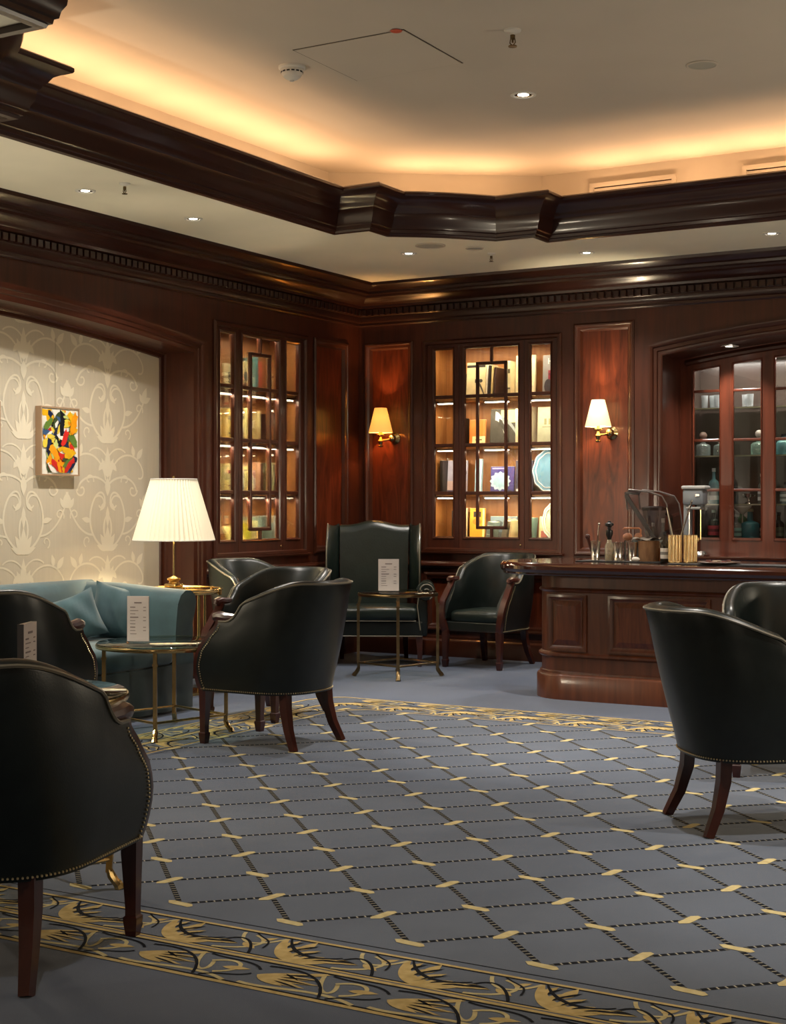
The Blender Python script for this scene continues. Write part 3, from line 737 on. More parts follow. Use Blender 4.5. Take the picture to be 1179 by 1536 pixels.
    def nails(pts, step=0.0135):
        acc = 0.0; nxt = 0.0
        for a, b in zip(pts, pts[1:]):
            va, vb = Vector(a), Vector(b); L = (vb - va).length
            while nxt <= acc + L:
                p = va.lerp(vb, (nxt - acc) / max(L, 1e-6)); nb.sphere(p, 0.0042, 6, 3); nxt += step
            acc += L
    fine = [-1 + 2 * i / 160 for i in range(161)]
    nails([(*tub_pos(q, 0.312, -0.003), 0.312) for q in fine])
    for s in (-1, 1):
        nails([(tub_pos(s * 0.985, z, -0.003)[0], tub_pos(s * 0.985, z)[1] - 0.012, z) for z in [0.32 + 0.36 * k / 24 for k in range(25)]])
    stuff(nb.build('nailhead_trim', nail, root, True))
    return root
tub = build_tub()
TUBS = [  # x, y, facing (degrees), label
    (3.81, -8.26, 104, 'tub chair at the lower left corner seen large from behind, nearest of all chairs'),
    (1.50, -5.90, 103, 'dark tub chair behind the nearest one, beyond the menu card at the left edge'),
    (2.255, -4.60, 178, 'tub chair in the left middle seen from behind, drawn up to the low glass table'),
    (1.60, -3.70, -92, 'tub chair just behind the middle one, its glossy inside showing'),
    (0.62, -2.42, -8, 'tub chair in the far left corner below the left bookcase'),
    (1.575, -0.46, -94, 'tub chair facing the room below the back bookcase beside the bar end'),
    (5.20, -5.343, 40, 'large tub chair on the right seen from behind in front of the bar'),
    (4.98, -3.98, -72, 'tub chair at the right edge in front of the bar, its inside showing')]
for i, (x, y, a, lab) in enumerate(TUBS):
    o = tub if i == 0 else copy_tree(tub)
    place(o, (x, y, 0.0), radians(a - 90)); tag(o, lab, 'chair', 'leather tub chairs')

# ---- wing chair
def wing_chair(loc, face):
    root = tag(empty('wing_chair', loc, radians(face - 90)), 'tall dark green leather wing chair in the room corner', 'chair')
    def crest(u):  # u -1..1
        return 1.165 + 0.040 * (0.5 + 0.5 * cos(pi * min(1, abs(u) * 1.25)))
    def back(u, v):
        x = (u * 2 - 1); 
        # v runs round the cross-section: front bottom -> top -> rear bottom
        zt = crest(x)
        if v < 0.45: z = 0.42 + (zt - 0.03 - 0.42) * (v / 0.45); yo = 0.045 + 0.02 * sin(pi * v / 0.45)
        elif v < 0.6: a = (v - 0.45) / 0.15 * pi; z = zt - 0.03 + 0.03 * sin(a); yo = 0.045 * cos(a)
        else: z = zt - 0.03 - (zt - 0.03 - 0.30) * ((v - 0.6) / 0.4); yo = -0.045
        yc = -0.26 - 0.13 * (z - 0.42) / 0.78
        return (x * (0.285 + 0.02 * (z - 0.4)), yc + yo, z)
    MB().grid(back, 21, 27).build('backrest', leather_in, root, True, 60)
    for s in (-1, 1):
        def wing(u, v):
            z = 0.60 + 0.575 * u
            d = 0.10 + 0.17 * sin(pi * min(1, max(0, (u - 0.02) * 0.88 + 0.06))) ** 0.8
            yb = -0.30 - 0.13 * (z - 0.42) / 0.78
            a = 2 * pi * v
            cx = 0.30 + 0.085 * (0.5 - 0.5 * cos(a)) ; 
            yy = yb + 0.02 + d * (0.5 - 0.5 * cos(a))
            th = 0.034 * sin(a)
            topf = 1 - 0.35 * sstep(0.93, 1.0, u)
            return (s * (cx + th * topf + 0.012), yy * 1.0 - 0.004 * u, z - 0.02 * sstep(0.9, 1, u) * abs(sin(a)))
        MB().grid(wing, 20, 16, cv=True).build('wing', leather_in, root, True, 60)
        pts = []
        for k in range(24):
            u = k / 23; p = wing(u, 0.5); pts.append((p[0], p[1], p[2]))
        MB().tube(pts, 0.006, 6).build('piping', welt, root, True)
        ar = MB()
        ar.lathe([(0.004, -0.30), (0.066, -0.30), (0.070, 0.0), (0.080, 0.26), (0.074, 0.285), (0.03, 0.292), (0.0001, 0.292)], (s * 0.455, 0, 0.625), 20, axis='x')
        # lathe along x is turned to run along y
        ar.v = [(s * 0.455 + (y), (x - s * 0.455), z) for (x, y, z) in ar.v]
        ar.build('arm', leather_in, root, True, 50)
        MB().bevbox((s * 0.425, -0.03, 0.42), (0.085, 0.58, 0.34), 0.015).build('arm_side', leather, root, True, 40)
        sp = spiral(0, 0, 0.072, 0.012, radians(-60), radians(-60 + 560) if s > 0 else radians(-60 + 560), 36)
        MB().tube([(s * 0.455 + s * p[0], 0.292, 0.625 + p[1]) for p in sp], 0.0065, 6).build('scroll', welt, root, True)
        MB().tube([(s * 0.40, 0.262, 0.58), (s * 0.385, 0.270, 0.50), (s * 0.395, 0.275, 0.42), (s * 0.41, 0.275, 0.30)], 0.005, 6).build('piping', welt, root, True)
        MB().tube([(s * 0.40, 0.24, 0.25), (s * 0.405, 0.25, 0.12), (s * 0.405, 0.25, 0.0)], 0, sq=[(0.028, 0.028), (0.021, 0.021), (0.017, 0.017)]).build('leg', legwood, root)
        MB().tube([(s * 0.27, -0.24, 0.26), (s * 0.275, -0.27, 0.12), (s * 0.28, -0.33, 0.0)], 0, sq=[(0.026, 0.026), (0.021, 0.021), (0.017, 0.017)]).build('leg', legwood, root)
    MB().bevbox((0, 0.03, 0.435), (0.765, 0.56, 0.115), 0.035).build('seat', leather_in, root, True, 60)
    MB().bevbox((0, 0.0, 0.31), (0.86, 0.54, 0.125), 0.012).build('seat_rail', leather, root)
    lines = MB()
    for z, x in ((0.252, 0.425), (0.378, 0.375)): lines.tube([(-x, 0.276 + (0.02 if z > 0.3 else 0), z), (x, 0.276 + (0.02 if z > 0.3 else 0), z)], 0.005, 6)
    lines.build('piping', welt, root, True)
    return root
wing_chair((0.63, -0.81, 0.0), -62)

# ---- sofa in the alcove
def sofa():
    root = tag(empty('sofa', (0.56, -4.84, 0.0), radians(-90)), 'teal velvet sofa with rolled arms in the papered alcove', 'sofa')
    Lh, D0, D1 = 1.08, -0.50, 0.46
    roll = [(0.02, 0.05), (0.0, 0.30), (0.01, 0.60), (-0.015, 0.68), (-0.03, 0.735), (-0.015, 0.785), (0.03, 0.815), (0.085, 0.815), (0.135, 0.785), (0.165, 0.73), (0.18, 0.62), (0.20, 0.40), (0.20, 0.30), (0.10, 0.05)]
    dz = lambda pr, d: [(o, z + (d if z > 0.6 else 0)) for o, z in pr]
    MB().sweep([(Lh, D0), (-Lh, D0)][::-1], dz(roll, 0.012), None).build('back', velvet, root, True, 60)
    for s in (-1, 1):
        pth = [(-Lh, D1), (-Lh, D1 - 0.3), (-Lh, D1 - 0.6), (-Lh, D0 + 0.02)]
        a = MB().sweep(pth, [(o, z - (0.0)) for o, z in roll], None)
        a.v = [(x, y, z - (0.035 * sstep(-0.2, 0.46, y) if z > 0.55 else 0)) for x, y, z in a.v]
        if s > 0: a.v = [(-x, y, z) for x, y, z in a.v]
        a.build('arm', velvet, root, True, 60)
        MB().bevbox((s * 0.44, 0.08, 0.385), (0.86, 0.80, 0.155), 0.045).build('seat_cushion', velvet, root, True, 60)
    MB().bevbox((0, 0.02, 0.17), (2.0, 0.88, 0.28), 0.02).build('base', velvet, root, True, 40)
    sk = MB(); N = 60
    sk.grid(lambda u, v: (-1.06 + 2.12 * u, 0.468 + 0.006 * sin(u * 60) * (1 - v), 0.015 + 0.29 * v), N, 4)
    sk.build('skirt', velvet_shaded, root, True)
    return root
sofa()
def pillow(loc, rz, tilt, roll, lab, sz=0.37):
    root = MB(); n = 17
    def face(sgn):
        def fn(u, v):
            a, b = u * 2 - 1, v * 2 - 1
            e = (1 - abs(a) ** 2.6) * (1 - abs(b) ** 2.6)
            pin = 1 - 0.10 * (1 - abs(a) ** 2) * abs(b) ** 4; pin2 = 1 - 0.10 * (1 - abs(b) ** 2) * abs(a) ** 4
            cr = 0.018 * sin(7 * a + 3 * b) * e - 0.05 * math.exp(-((a * 3.2) ** 2)) * max(0, b) * e
            return (a * sz / 2 * pin2, sgn * (0.085 * max(0, e) ** 0.55 + cr), b * sz / 2 * pin)
        return fn
    root.grid(face(1), n, n); root.grid(face(-1), n, n)
    o = root.build('throw_pillow', velvet, None, True, 75)
    o.location = loc; o.rotation_euler = (tilt, roll, rz)
    return tag(o, lab, 'cushion', 'throw pillows on the sofa')
pillow((0.54, -3.95, 0.625), radians(38), radians(-16), radians(12), 'crumpled teal cushion with a peaked corner beside the right sofa arm')
pillow((0.46, -4.27, 0.605), radians(46), radians(-20), radians(-20), 'teal cushion leaning behind the peaked cushion on the sofa', 0.33)

# ---- brass and glass tables
def brass_table(loc, rz, h, d, r, lab, metal, hoof=True, gal=False):
    root = tag(empty('glass_table', loc, rz), lab, 'table', 'brass and glass tables')
    MB().lathe([(r - 0.012, h - 0.012), (r - 0.004, h - 0.011), (r - 0.002, h - 0.003), (r - 0.006, h), (0.0001, h)], n=48).build('glass_top', tableglass, root, True, 40)
    MB().lathe([(r - 0.016, h - 0.030), (r + 0.003, h - 0.030), (r + 0.006, h - 0.020), (r + 0.003, h - 0.008), (r - 0.001, h - 0.008), (r - 0.001, h - 0.0125), (r - 0.016, h - 0.0125)], n=48, cap=False).build('rim', metal, root, True, 40)
    for k in range(4):
        a = pi / 2 * k; ca, sa = cos(a), sin(a)
        P = lambda rr, z: (rr * ca, rr * sa, z)
        lg = MB()
        top = min(d, r - 0.012)
        lg.tube([P(top, h - 0.028), P(top, h - 0.06), P(d, h - 0.11), P(d, 0.12), P(d - 0.004, 0.06)], 0, sq=[(0.011, 0.011)] * 5)
        lg.box(P(d, h - 0.10), (0.03, 0.03, 0.014), a)
        lg.build('leg', metal, root)
        ft = MB().tube([P(d - 0.004, 0.07), P(d + 0.004, 0.048), P(d + 0.016, 0.03), P(d + 0.030, 0.014)], [0.012, 0.016, 0.015, 0.018], 8)
        ft.tube([P(d + 0.024, 0.028), P(d + 0.034, 0.002)], [0.014, 0.020], 8)
        ft.build('hoof_foot', metal, root, True)
        a2 = a + pi / 2
        MB().tube([P(d, 0.105), (d * cos(a2), d * sin(a2), 0.105)], 0.008, 8).build('stretcher', metal, root, True)
    return root
brass_table((1.28, -1.51, 0), pi / 6, 0.66, 0.31, 0.31, 'tall brass glass table in front of the wing chair', agedbrass)
brass_table((1.49, -4.64, 0), pi / 6, 0.535, 0.36, 0.40, 'low round glass table with brass legs in front of the teal sofa', brass)
brass_table((3.245, -7.69, 0), pi / 6, 0.69, 0.36, 0.415, 'brass glass table mostly hidden behind the nearest left chair', brass)

def menu(loc, rz, lab, w=0.148, h=0.225, th=0.010):
    root = tag(empty('menu_card', loc, rz), lab, 'menu card', 'menu cards in clear stands')
    MB().box((0, 0, 0.012 + h / 2), (w, th, h)).build('sheet', card, root)
    if th > 0.012: MB().box((-w / 2 - 0.002, 0, 0.012 + h / 2), (0.004, th + 0.001, h + 0.002)).build('edge_strip', cmat((88, 84, 88)), root)
    MB().bevbox((0, 0, 0.006), (w, 0.05, 0.012), 0.003).build('stand', MATS['clear glass'], root)
    for s in (-1, 1):
        p = MB(); random.seed(5)
        p.box((0, s * (th / 2 + 0.0006), h * 0.90), (w * 0.34, 0.0008, 0.008))
        for k in range(9):
            z = h * 0.80 - k * h * 0.074
            ww = w * random.choice((0.30, 0.38, 0.24)); p.box((-w * 0.36 + ww / 2, s * (th / 2 + 0.0006), z), (ww, 0.0008, 0.006 if k % 3 == 0 else 0.0035))
            if k % 3 != 2: p.box((w * 0.31, s * (th / 2 + 0.0006), z), (w * 0.13, 0.0008, 0.004))
        stuff(p.build('printed_lines', ink, root))
    return root
menu((1.42, -4.80, 0.5352), radians(22), 'menu card on the low glass table in front of the teal sofa', 0.130, 0.262)
menu((1.26, -1.62, 0.6602), radians(28), 'menu card on the table before the wing chair', 0.160, 0.245)
menu((3.18, -7.525, 0.6902), radians(116), 'menu card seen at an angle on the hidden table at the left edge', 0.148, 0.215, 0.022)

# ---- lamp table and lamp
def lamp_table():
    root = tag(empty('lamp_table', (0.45, -3.19, 0)), 'round brass gallery table carrying the pleated lamp beside the sofa', 'table')
    MB().lathe([(0.0001, 0.712), (0.295, 0.712), (0.30, 0.718), (0.30, 0.728), (0.0001, 0.728)], n=48).build('table_top', brass, root, True, 40)
    MB().tube([(0.305 * cos(2 * pi * k / 40), 0.305 * sin(2 * pi * k / 40), 0.742) for k in range(40)], 0.007, 6, closed=True).build('gallery_rail', brass, root, True)
    for k in range(6):
        a = 2 * pi * k / 6 + 0.3
        MB().lathe([(0.008, 0.70), (0.014, 0.706), (0.014, 0.745), (0.009, 0.75), (0.0001, 0.755)], (0.305 * cos(a), 0.305 * sin(a), 0), 10).build('rail_post', brass, root, True)
    for (x, y) in ((0.115, 0.08), (0.145, 0.11)):
        MB().lathe([(0.011, 0.0), (0.011, 0.712)], (x, y, 0), 12).build('column', brass, root, True)
    MB().bevbox((0.13, 0.095, 0.375), (0.13, 0.11, 0.02), 0.005).build('collar', brass, root)
    for s in (-1, 1):
        MB().lathe([(0.011, 0.0), (0.011, 0.712)], (-0.13, s * 0.15, 0), 12).build('column', brass, root, True)
    MB().lathe([(0.20, 0.0), (0.20, 0.018), (0.0001, 0.022)], n=32).build('foot_plate', brass, root, True, 40)
lamp_table()
def table_lamp():
    root = tag(empty('table_lamp', (0.45, -3.25, 0.728)), 'table lamp with a big white pleated shade beside the sofa', 'lamp')
    b = MB().bevbox((0, 0, 0.0125), (0.15, 0.15, 0.025), 0.006); b.bevbox((0, 0, 0.040), (0.10, 0.10, 0.03), 0.008)
    b.lathe([(0.035, 0.055), (0.038, 0.062), (0.030, 0.072), (0.045, 0.080), (0.048, 0.092), (0.022, 0.102), (0.010, 0.11)], n=20)
    b.build('base', brass, root, True, 40)
    MB().lathe([(0.007, 0.10), (0.006, 0.80)], n=10).build('stem', brass, root, True)
    MB().lathe([(0.006, 0.79), (0.011, 0.798), (0.009, 0.81), (0.0001, 0.818)], n=12).build('finial', brass, root, True)
    n = 104; z0, z1 = 0.362, 0.792; vs = []; fs = []
    for j in range(5):
        t = j / 4; R = 0.285 + (0.160 - 0.285) * t
        for k in range(n):
            r = R * (1 + (0.026 if k % 2 else -0.026)); a = 2 * pi * k / n; vs.append((r * cos(a), r * sin(a), z0 + (z1 - z0) * t))
    for j in range(4):
        for k in range(n): fs.append((j * n + k, j * n + (k + 1) % n, (j + 1) * n + (k + 1) % n, (j + 1) * n + k))
    MB().add(vs, fs).build('lamp_shade', shade_w, root)
    for z, r in ((z0, 0.287), (z1, 0.161)):
        MB().tube([(r * cos(2 * pi * k / 48), r * sin(2 * pi * k / 48), z) for k in range(48)], 0.005, 6, closed=True).build('shade_band', whitepl, root, True)
    MB().tube([(-0.157, 0, z1 - 0.01), (0.157, 0, z1 - 0.01)], 0.003, 6).tube([(0, -0.157, z1 - 0.01), (0, 0.157, z1 - 0.01)], 0.003, 6).build('shade_spider', brass, root, True)
    MB().sphere((0, 0, 0.60), 0.032, 12, 8).build('bulb', ledm, root, True)
    light('lamp_glow', 'POINT', (0.45, -3.25, 0.728 + 0.53), LAMP_W, SOFT, shadow_soft_size=0.03)
table_lamp()

# ---- wall sconces
def sconce(x, lab, sm, w):
    root = tag(empty('wall_lamp', (x, 0.03, 1.955)), lab, 'wall lamp', 'brass wall lamps')
    b = MB().lathe([(0.052, 0.0), (0.054, -0.010), (0.044, -0.018), (0.030, -0.030), (0.014, -0.040)], (0.035, 0, -0.02), 20, axis='y').sphere((0.035, -0.055, -0.02), 0.036, 14, 10)
    b.build('wall_plate', brass, root, True)
    MB().tube(bez((0.035, -0.04, -0.02), (0.02, -0.10, -0.035), (-0.02, -0.13, -0.05), (-0.03, -0.15, -0.03), 12), 0.010, 10).build('arm', brass, root, True)
    MB().lathe([(0.0001, -0.105), (0.020, -0.10), (0.026, -0.088), (0.014, -0.078), (0.020, -0.060), (0.028, -0.045), (0.016, -0.030), (0.012, -0.01), (0.030, 0.0), (0.032, 0.010), (0.016, 0.02), (0.014, 0.05)], (-0.03, -0.15, 0), 16).build('socket', brass, root, True)
    MB().lathe([(0.106, 0.028), (0.108, 0.034), (0.056, 0.246), (0.054, 0.250)], (-0.03, -0.15, 0), 40, cap=False).build('lamp_shade', sm, root, True)
    MB().sphere((-0.03, -0.15, 0.12), 0.02, 10, 8).build('bulb', ledm, root, True)
    light('sconce_glow', 'POINT', (x - 0.03, 0.03 - 0.15, 1.955 + 0.15), w, AMBER if w < SCONCE_W else SOFT, shadow_soft_size=0.02)
sconce(0.335, 'brass wall lamp with amber shade between the corner and the back bookcase', shade_y, SCONCE_W * 0.95)
sconce(2.42, 'brass wall lamp with pale cream shade between the bookcase and the bar alcove', shade_y2, SCONCE_W * 1.0)

# ---- paintings on the damask wall
def painting(y, z, w, h, seed, lab):
    root = tag(empty('painting', (-0.30, y, z)), lab, 'painting', 'small abstract paintings')
    # local: faces +x; depth 4.5 cm
    D = 0.055
    mp = lambda a, b, hh: (hh, a, b)
    MB().slab(rect(-w / 2 - 0.010, -h / 2 - 0.010, w / 2 + 0.010, h / 2 + 0.010), [rect(-w / 2, -h / 2, w / 2, h / 2)], 0.0005, D, mp).build('frame', framewood, root)
    MB().slab(rect(-w / 2, -h / 2, w / 2, h / 2), [], 0.0005, D - 0.008, mp).build('canvas', cmat((226, 222, 208)), root)
    pal = [(222, 170, 25), (235, 150, 20), (200, 40, 35), (28, 38, 70), (20, 24, 30), (90, 120, 50), (225, 200, 70), (60, 90, 130), (60, 75, 45), (235, 230, 220), (190, 200, 120)]
    rng = random.Random(seed); st = MB(); mats = [cmat(c, 0.35) for c in pal]
    order = [0, 1, 5, 2, 1, 3, 4, 6, 0, 2, 1, 9, 10, 2, 7, 9, 3, 1, 0, 6, 4, 5, 8, 7, 0, 1, 2, 6, 3, 8, 9, 0, 4, 1, 10, 3, 6, 2, 9, 5, 4, 0, 7, 8, 1, 9]
    order = [c for c in order for _ in (0, 1)] if seed == 3 else order
    order = order[0::2] + order[1::2][::-1]
    for k, ci in enumerate(order):
        cx = -w / 2 + w * (0.14 + 0.74 * ((k * 0.381966 + rng.random() * 0.08) % 1)); cz = h / 2 - h * (0.06 + 0.88 * ((k * 0.7548777) % 1) + 0.03 * rng.random())
        a = rng.uniform(-1.2, 1.9); l = rng.uniform(0.12, 0.24) * w * 1.6; ww = l * rng.uniform(0.30, 0.55); n = 14; P = []
        for i in range(n):
            t = 2 * pi * i / n; rr = 1 + rng.uniform(-0.26, 0.22)
            px = l * 0.5 * cos(t) * rr * (1.0 if cos(t) > 0 else 1.15); py = ww * 0.5 * (abs(sin(t)) ** 0.7) * (1 if sin(t) > 0 else -1) * rr
            X = cx + px * cos(a) - py * sin(a); Z = cz + px * sin(a) + py * cos(a)
            P.append((min(w / 2 - 0.008, max(-w / 2 + 0.008, X)), min(h / 2 - 0.01, max(-h / 2 + 0.01, Z))))
        st.flat(P, D - 0.0075 + 0.00012 * k, mp, ci)
    stuff(st.build('brush_strokes', mats, root))
    MB().tube([(0.004, 0, h / 2), (0.004, 0, h / 2 + 0.50)], 0.0012, 5).build('hanging_wire', cmat((150, 140, 115)), root)
painting(-3.648, 1.788, 0.372, 0.465, 3, 'small abstract painting of yellow, red and black strokes on the damask wall')
painting(-4.425, 1.795, 0.372, 0.465, 11, 'abstract painting cut off by the left edge of the picture')
# ================================================================= BOOKCASES
SECT = [(-0.565, -0.370), (-0.262, 0.262), (0.370, 0.565)]
ROWZ = [1.05, 1.44, 1.862, 2.29, 2.715]      # bottom, three rails, top
SHZ = [1.035, 1.435, 1.855, 2.275]           # tops of the boards
def mpU(a, b, h): return (a, -h, b)          # local: x along the wall, z up, h towards the room
def bookcase(loc, rz, lab):
    root = tag(empty('bookcase', loc, rz), lab, 'bookcase', 'glazed bookcases built into the panelling')
    x0, x1, zb, zt = -0.640, 0.640, 0.945, 2.765
    # outer moulded frame on the wall
    MB().sweep(rect(x0, zb, x1, zt), [(-0.030, 0.001), (-0.030, 0.012), (-0.016, 0.026), (0.004, 0.024), (0.012, 0.010), (0.012, -0.02), (0.0, -0.02)], mpU, closed=True).build('frame_moulding', mahog_h, root, True, 30)
    MB().sweep([(x0 - 0.05, 0.915), (x1 + 0.05, 0.915)], [(-0.012, 0.001), (-0.012, 0.03), (0.0, 0.045), (0.008, 0.045), (0.012, 0.001)], mpU).build('sill', mahog_h, root, True, 30)
    # three glazed leaves
    edges = [x0 + 0.006, (SECT[0][1] + SECT[1][0]) / 2, (SECT[1][1] + SECT[2][0]) / 2, x1 - 0.006]
    for k, (a, b) in enumerate(SECT):
        l, r = edges[k] + 0.002, edges[k + 1] - 0.002
        leaf = MB().slab(rect(l, zb + 0.006, r, zt - 0.006), [rect(a, ROWZ[0], b, ROWZ[4])], -0.045, -0.010, mpU).build('door_leaf' if k == 1 else 'side_leaf', mahog, root)
        MB().sweep(rect(a, ROWZ[0], b, ROWZ[4]), [(-0.014, -0.010), (-0.008, 0.0), (0.004, -0.008), (0.008, -0.03), (0.0, -0.03)], mpU, closed=True).build('glazing_bead', mahog_h, leaf, True, 30)
        for z in ROWZ[1:4]: MB().bevbox(((a + b) / 2, 0.026, z), (b - a + 0.004, 0.026, 0.030), 0.006).build('glazing_bar', mahog, leaf)
        if k == 1:
            for x in (-0.137, 0.137): MB().bevbox((x, 0.022, (1.125 + 2.585) / 2), (0.026, 0.030, 2.585 - 1.125), 0.006).build('glazing_bar', mahog, leaf)
            for z in (1.138, 2.572): MB().bevbox((0, 0.022, z), (0.30, 0.030, 0.028), 0.006).build('glazing_bar', mahog, leaf)
            for (za, zc) in ((ROWZ[0], 1.13), (2.58, ROWZ[4])): MB().bevbox((0, 0.022, (za + zc) / 2), (0.026, 0.030, zc - za), 0.006).build('glazing_bar', mahog, leaf)
            MB().sphere((0.232 + 0.05, 0.004, 0.99), 0.009, 10, 6).build('knob', brass, leaf, True)
        MB().box(((a + b) / 2, 0.036, (ROWZ[0] + ROWZ[4]) / 2), (b - a, 0.004, ROWZ[4] - ROWZ[0])).build('pane', clear, leaf)
    # carcass
    D = 0.36
    MB().box((0, D, 1.86), (1.27, 0.02, 1.85)).build('back_panel', shelfwood, root)
    for s in (-1, 1): MB().box((s * 0.630, D / 2 + 0.03, 1.86), (0.02, D - 0.06, 1.85)).build('side_panel', shelfwood, root)
    MB().box((0, D / 2 + 0.03, 2.775), (1.27, D - 0.06, 0.03)).build('top_board', shelfwood, root)
    for z in SHZ: MB().box((0, D / 2 + 0.035, z - 0.012), (1.24, D - 0.075, 0.022)).build('shelf', shelfwood, root)
    for z in SHZ[1:] + [2.765]:
        zz = z - (0.026 if z < 2.7 else 0.006)
        for x in (-0.45, 0.02, 0.45):
            MB().bevbox((x, 0.085, zz - 0.004), (0.24, 0.055, 0.016), 0.004).build('lamp_housing', chrome, root)
            MB().bevbox((x, 0.085, zz - 0.014), (0.22, 0.042, 0.008), 0.003).build('lamp_lens', ledm, root)
        p = Matrix.Translation(Vector(loc)) @ Matrix.Rotation(rz, 4, 'Z') @ Vector((0, 0.066, zz - 0.025))
        light('shelf_light', 'AREA', p, SHELF_W * (3.6 if rz else 0.9), SOFT, (0, 0, rz), shape='RECTANGLE', size=1.05, size_y=0.06)
    return root
bookcase((1.343, 0, 0), 0, 'glazed bookcase in the back wall between the two wall lamps')
bookcase((0, -1.53, 0), pi / 2, 'glazed bookcase in the left wall beside the pleated lamp')

BT = {'R': ((1.343, 0, 0), 0), 'L': ((0, -1.53, 0), pi / 2)}
GROUPS = {'R': 'books and displays in the back bookcase', 'L': 'books and displays in the left bookcase'}
def put(o, case, x, y, z, rz=0.0):
    loc, r = BT[case]
    p = Matrix.Translation(Vector(loc)) @ Matrix.Rotation(r, 4, 'Z') @ Vector((x, y, z))
    o.location = p; o.rotation_euler = (o.rotation_euler[0], o.rotation_euler[1], r + rz)
def book_spine(case, sh, x, w, h, col, lab, d=0.20, lean=0.0, y=0.14, band=None):
    """standing book, spine to the room"""
    root = empty('book'); z = SHZ[sh]
    MB().bevbox((0, d / 2, h / 2), (w, d, h), min(0.004, w * 0.2)).build('cover', cmat(col, 0.5), root)
    MB().box((0, d / 2 + 0.003, h / 2 + 0.0026), (w * 0.72, d - 0.012, h - 0.004)).build('pages', cmat((228, 216, 180)), root)
    if band: MB().box((0, -0.0006, h * 0.72), (w * 0.8, 0.001, h * 0.12)).box((0, -0.0006, h * 0.25), (w * 0.8, 0.001, h * 0.04)).build('spine_title', cmat(band), root)
    put(root, case, x, y, z + (abs(sin(lean)) * w / 2 if lean else 0)); root.rotation_euler.rotate_axis('Y', lean)
    return tag(root, lab, 'book', GROUPS[case])
def book_face(case, sh, x, w, h, col, lab, art=(), y=0.22, back=0.12, th=0.022, rz=0.0, cat='book'):
    """book or card displayed face-on; art = (kind, x, z, sx, sz, colour) in cover fractions"""
    root = empty('book' if cat == 'book' else cat.replace(' ', '_')); z = SHZ[sh]
    MB().bevbox((0, th / 2, h / 2), (w, th, h), 0.003).build('cover', cmat(col, 0.4), root)
    MB().box((0, th / 2, h / 2 + 0.002), (w - 0.006, th * 0.7, h - 0.001)).build('pages', cmat((228, 216, 180)), root)
    for k, (kd, ax, az, sx, sz, c) in enumerate(art):
        m = MB(); hh = 0.0006 + 0.0003 * k
        if kd == 'r': P = rect(-sx * w / 2, -sz * h / 2, sx * w / 2, sz * h / 2)
        elif kd == 'e': P = [(sx * w / 2 * cos(2 * pi * i / 24), sz * h / 2 * sin(2 * pi * i / 24)) for i in range(24)]
        elif kd == 's': P = [(sx * w / 2 * (1 + 0.10 * cos(12 * 2 * pi * i / 48)) * cos(2 * pi * i / 48), sz * h / 2 * (1 + 0.10 * cos(12 * 2 * pi * i / 48)) * sin(2 * pi * i / 48)) for i in range(48)]
        elif kd == 'b': P = [(sx * w * (-0.5 + i / 12), sz * h * (0.5 - (i / 12) ** 2)) for i in range(13)] + [(sx * w * (0.5 - i / 12), sz * h * (0.25 - (1 - i / 12) ** 2)) for i in range(13)]
        m.flat([(ax * w + p[0], h * az + p[1]) for p in P], hh, mpU)
        m.build('cover_art', cmat(c), root)
    put(root, case, x, y, z + 0.001, rz); root.rotation_euler.rotate_axis('X', -back)
    return tag(root, lab, cat, GROUPS[case])
def lettering(text, size, m, parent, loc, bold=0.0):
    c = bpy.data.curves.new('lettering', 'FONT'); c.body = text; c.size = size; c.extrude = 0.0004; c.offset = bold; c.align_x = 'CENTER'; c.align_y = 'CENTER'
    o = bpy.data.objects.new('lettering', c); COL.objects.link(o); c.materials.append(m)
    bpy.context.view_layer.update()
    me = bpy.data.meshes.new_from_object(o.evaluated_get(bpy.context.evaluated_depsgraph_get())); bpy.data.objects.remove(o)
    if not me.materials: me.materials.append(m)
    o = bpy.data.objects.new('lettering', me); COL.objects.link(o)
    o.parent = parent; o.location = loc; o.rotation_euler = (pi / 2, 0, 0)
    return stuff(o)
def platter(case, sh, x, z, rx, rz_, col, lab, y=0.20):
    root = empty('platter')
    mk = lambda f, h: [(rx * f * (1 + 0.022 * cos(10 * a)) * cos(a), -h, rz_ * f * (1 + 0.022 * cos(10 * a)) * sin(a)) for a in [2 * pi * k / 60 for k in range(60)]]
    rings = [mk(1.0, 0.0), mk(1.0, 0.010), mk(0.95, 0.018), mk(0.80, 0.010), mk(0.76, 0.004), mk(0.02, 0.004)]
    b = MB(); n = 60
    b.add([p for r in rings for p in r], [(i * n + k, i * n + (k + 1) % n, (i + 1) * n + (k + 1) % n, (i + 1) * n + k) for i in range(len(rings) - 1) for k in range(n)] + [tuple(range(n))])
    b.build('dish', cmat(col, 0.15), root, True, 50)
    for f in (0.94, 0.79):
        q = mk(f, 0.017 if f > 0.9 else 0.0095); MB().tube(q, 0.005, 6, closed=True).build('rim_line', cmat((225, 232, 235), 0.2), root, True)
    put(root, case, x, y, SHZ[sh] + z)
    root.rotation_euler.rotate_axis('X', -0.12)
    return tag(root, lab, 'platter')

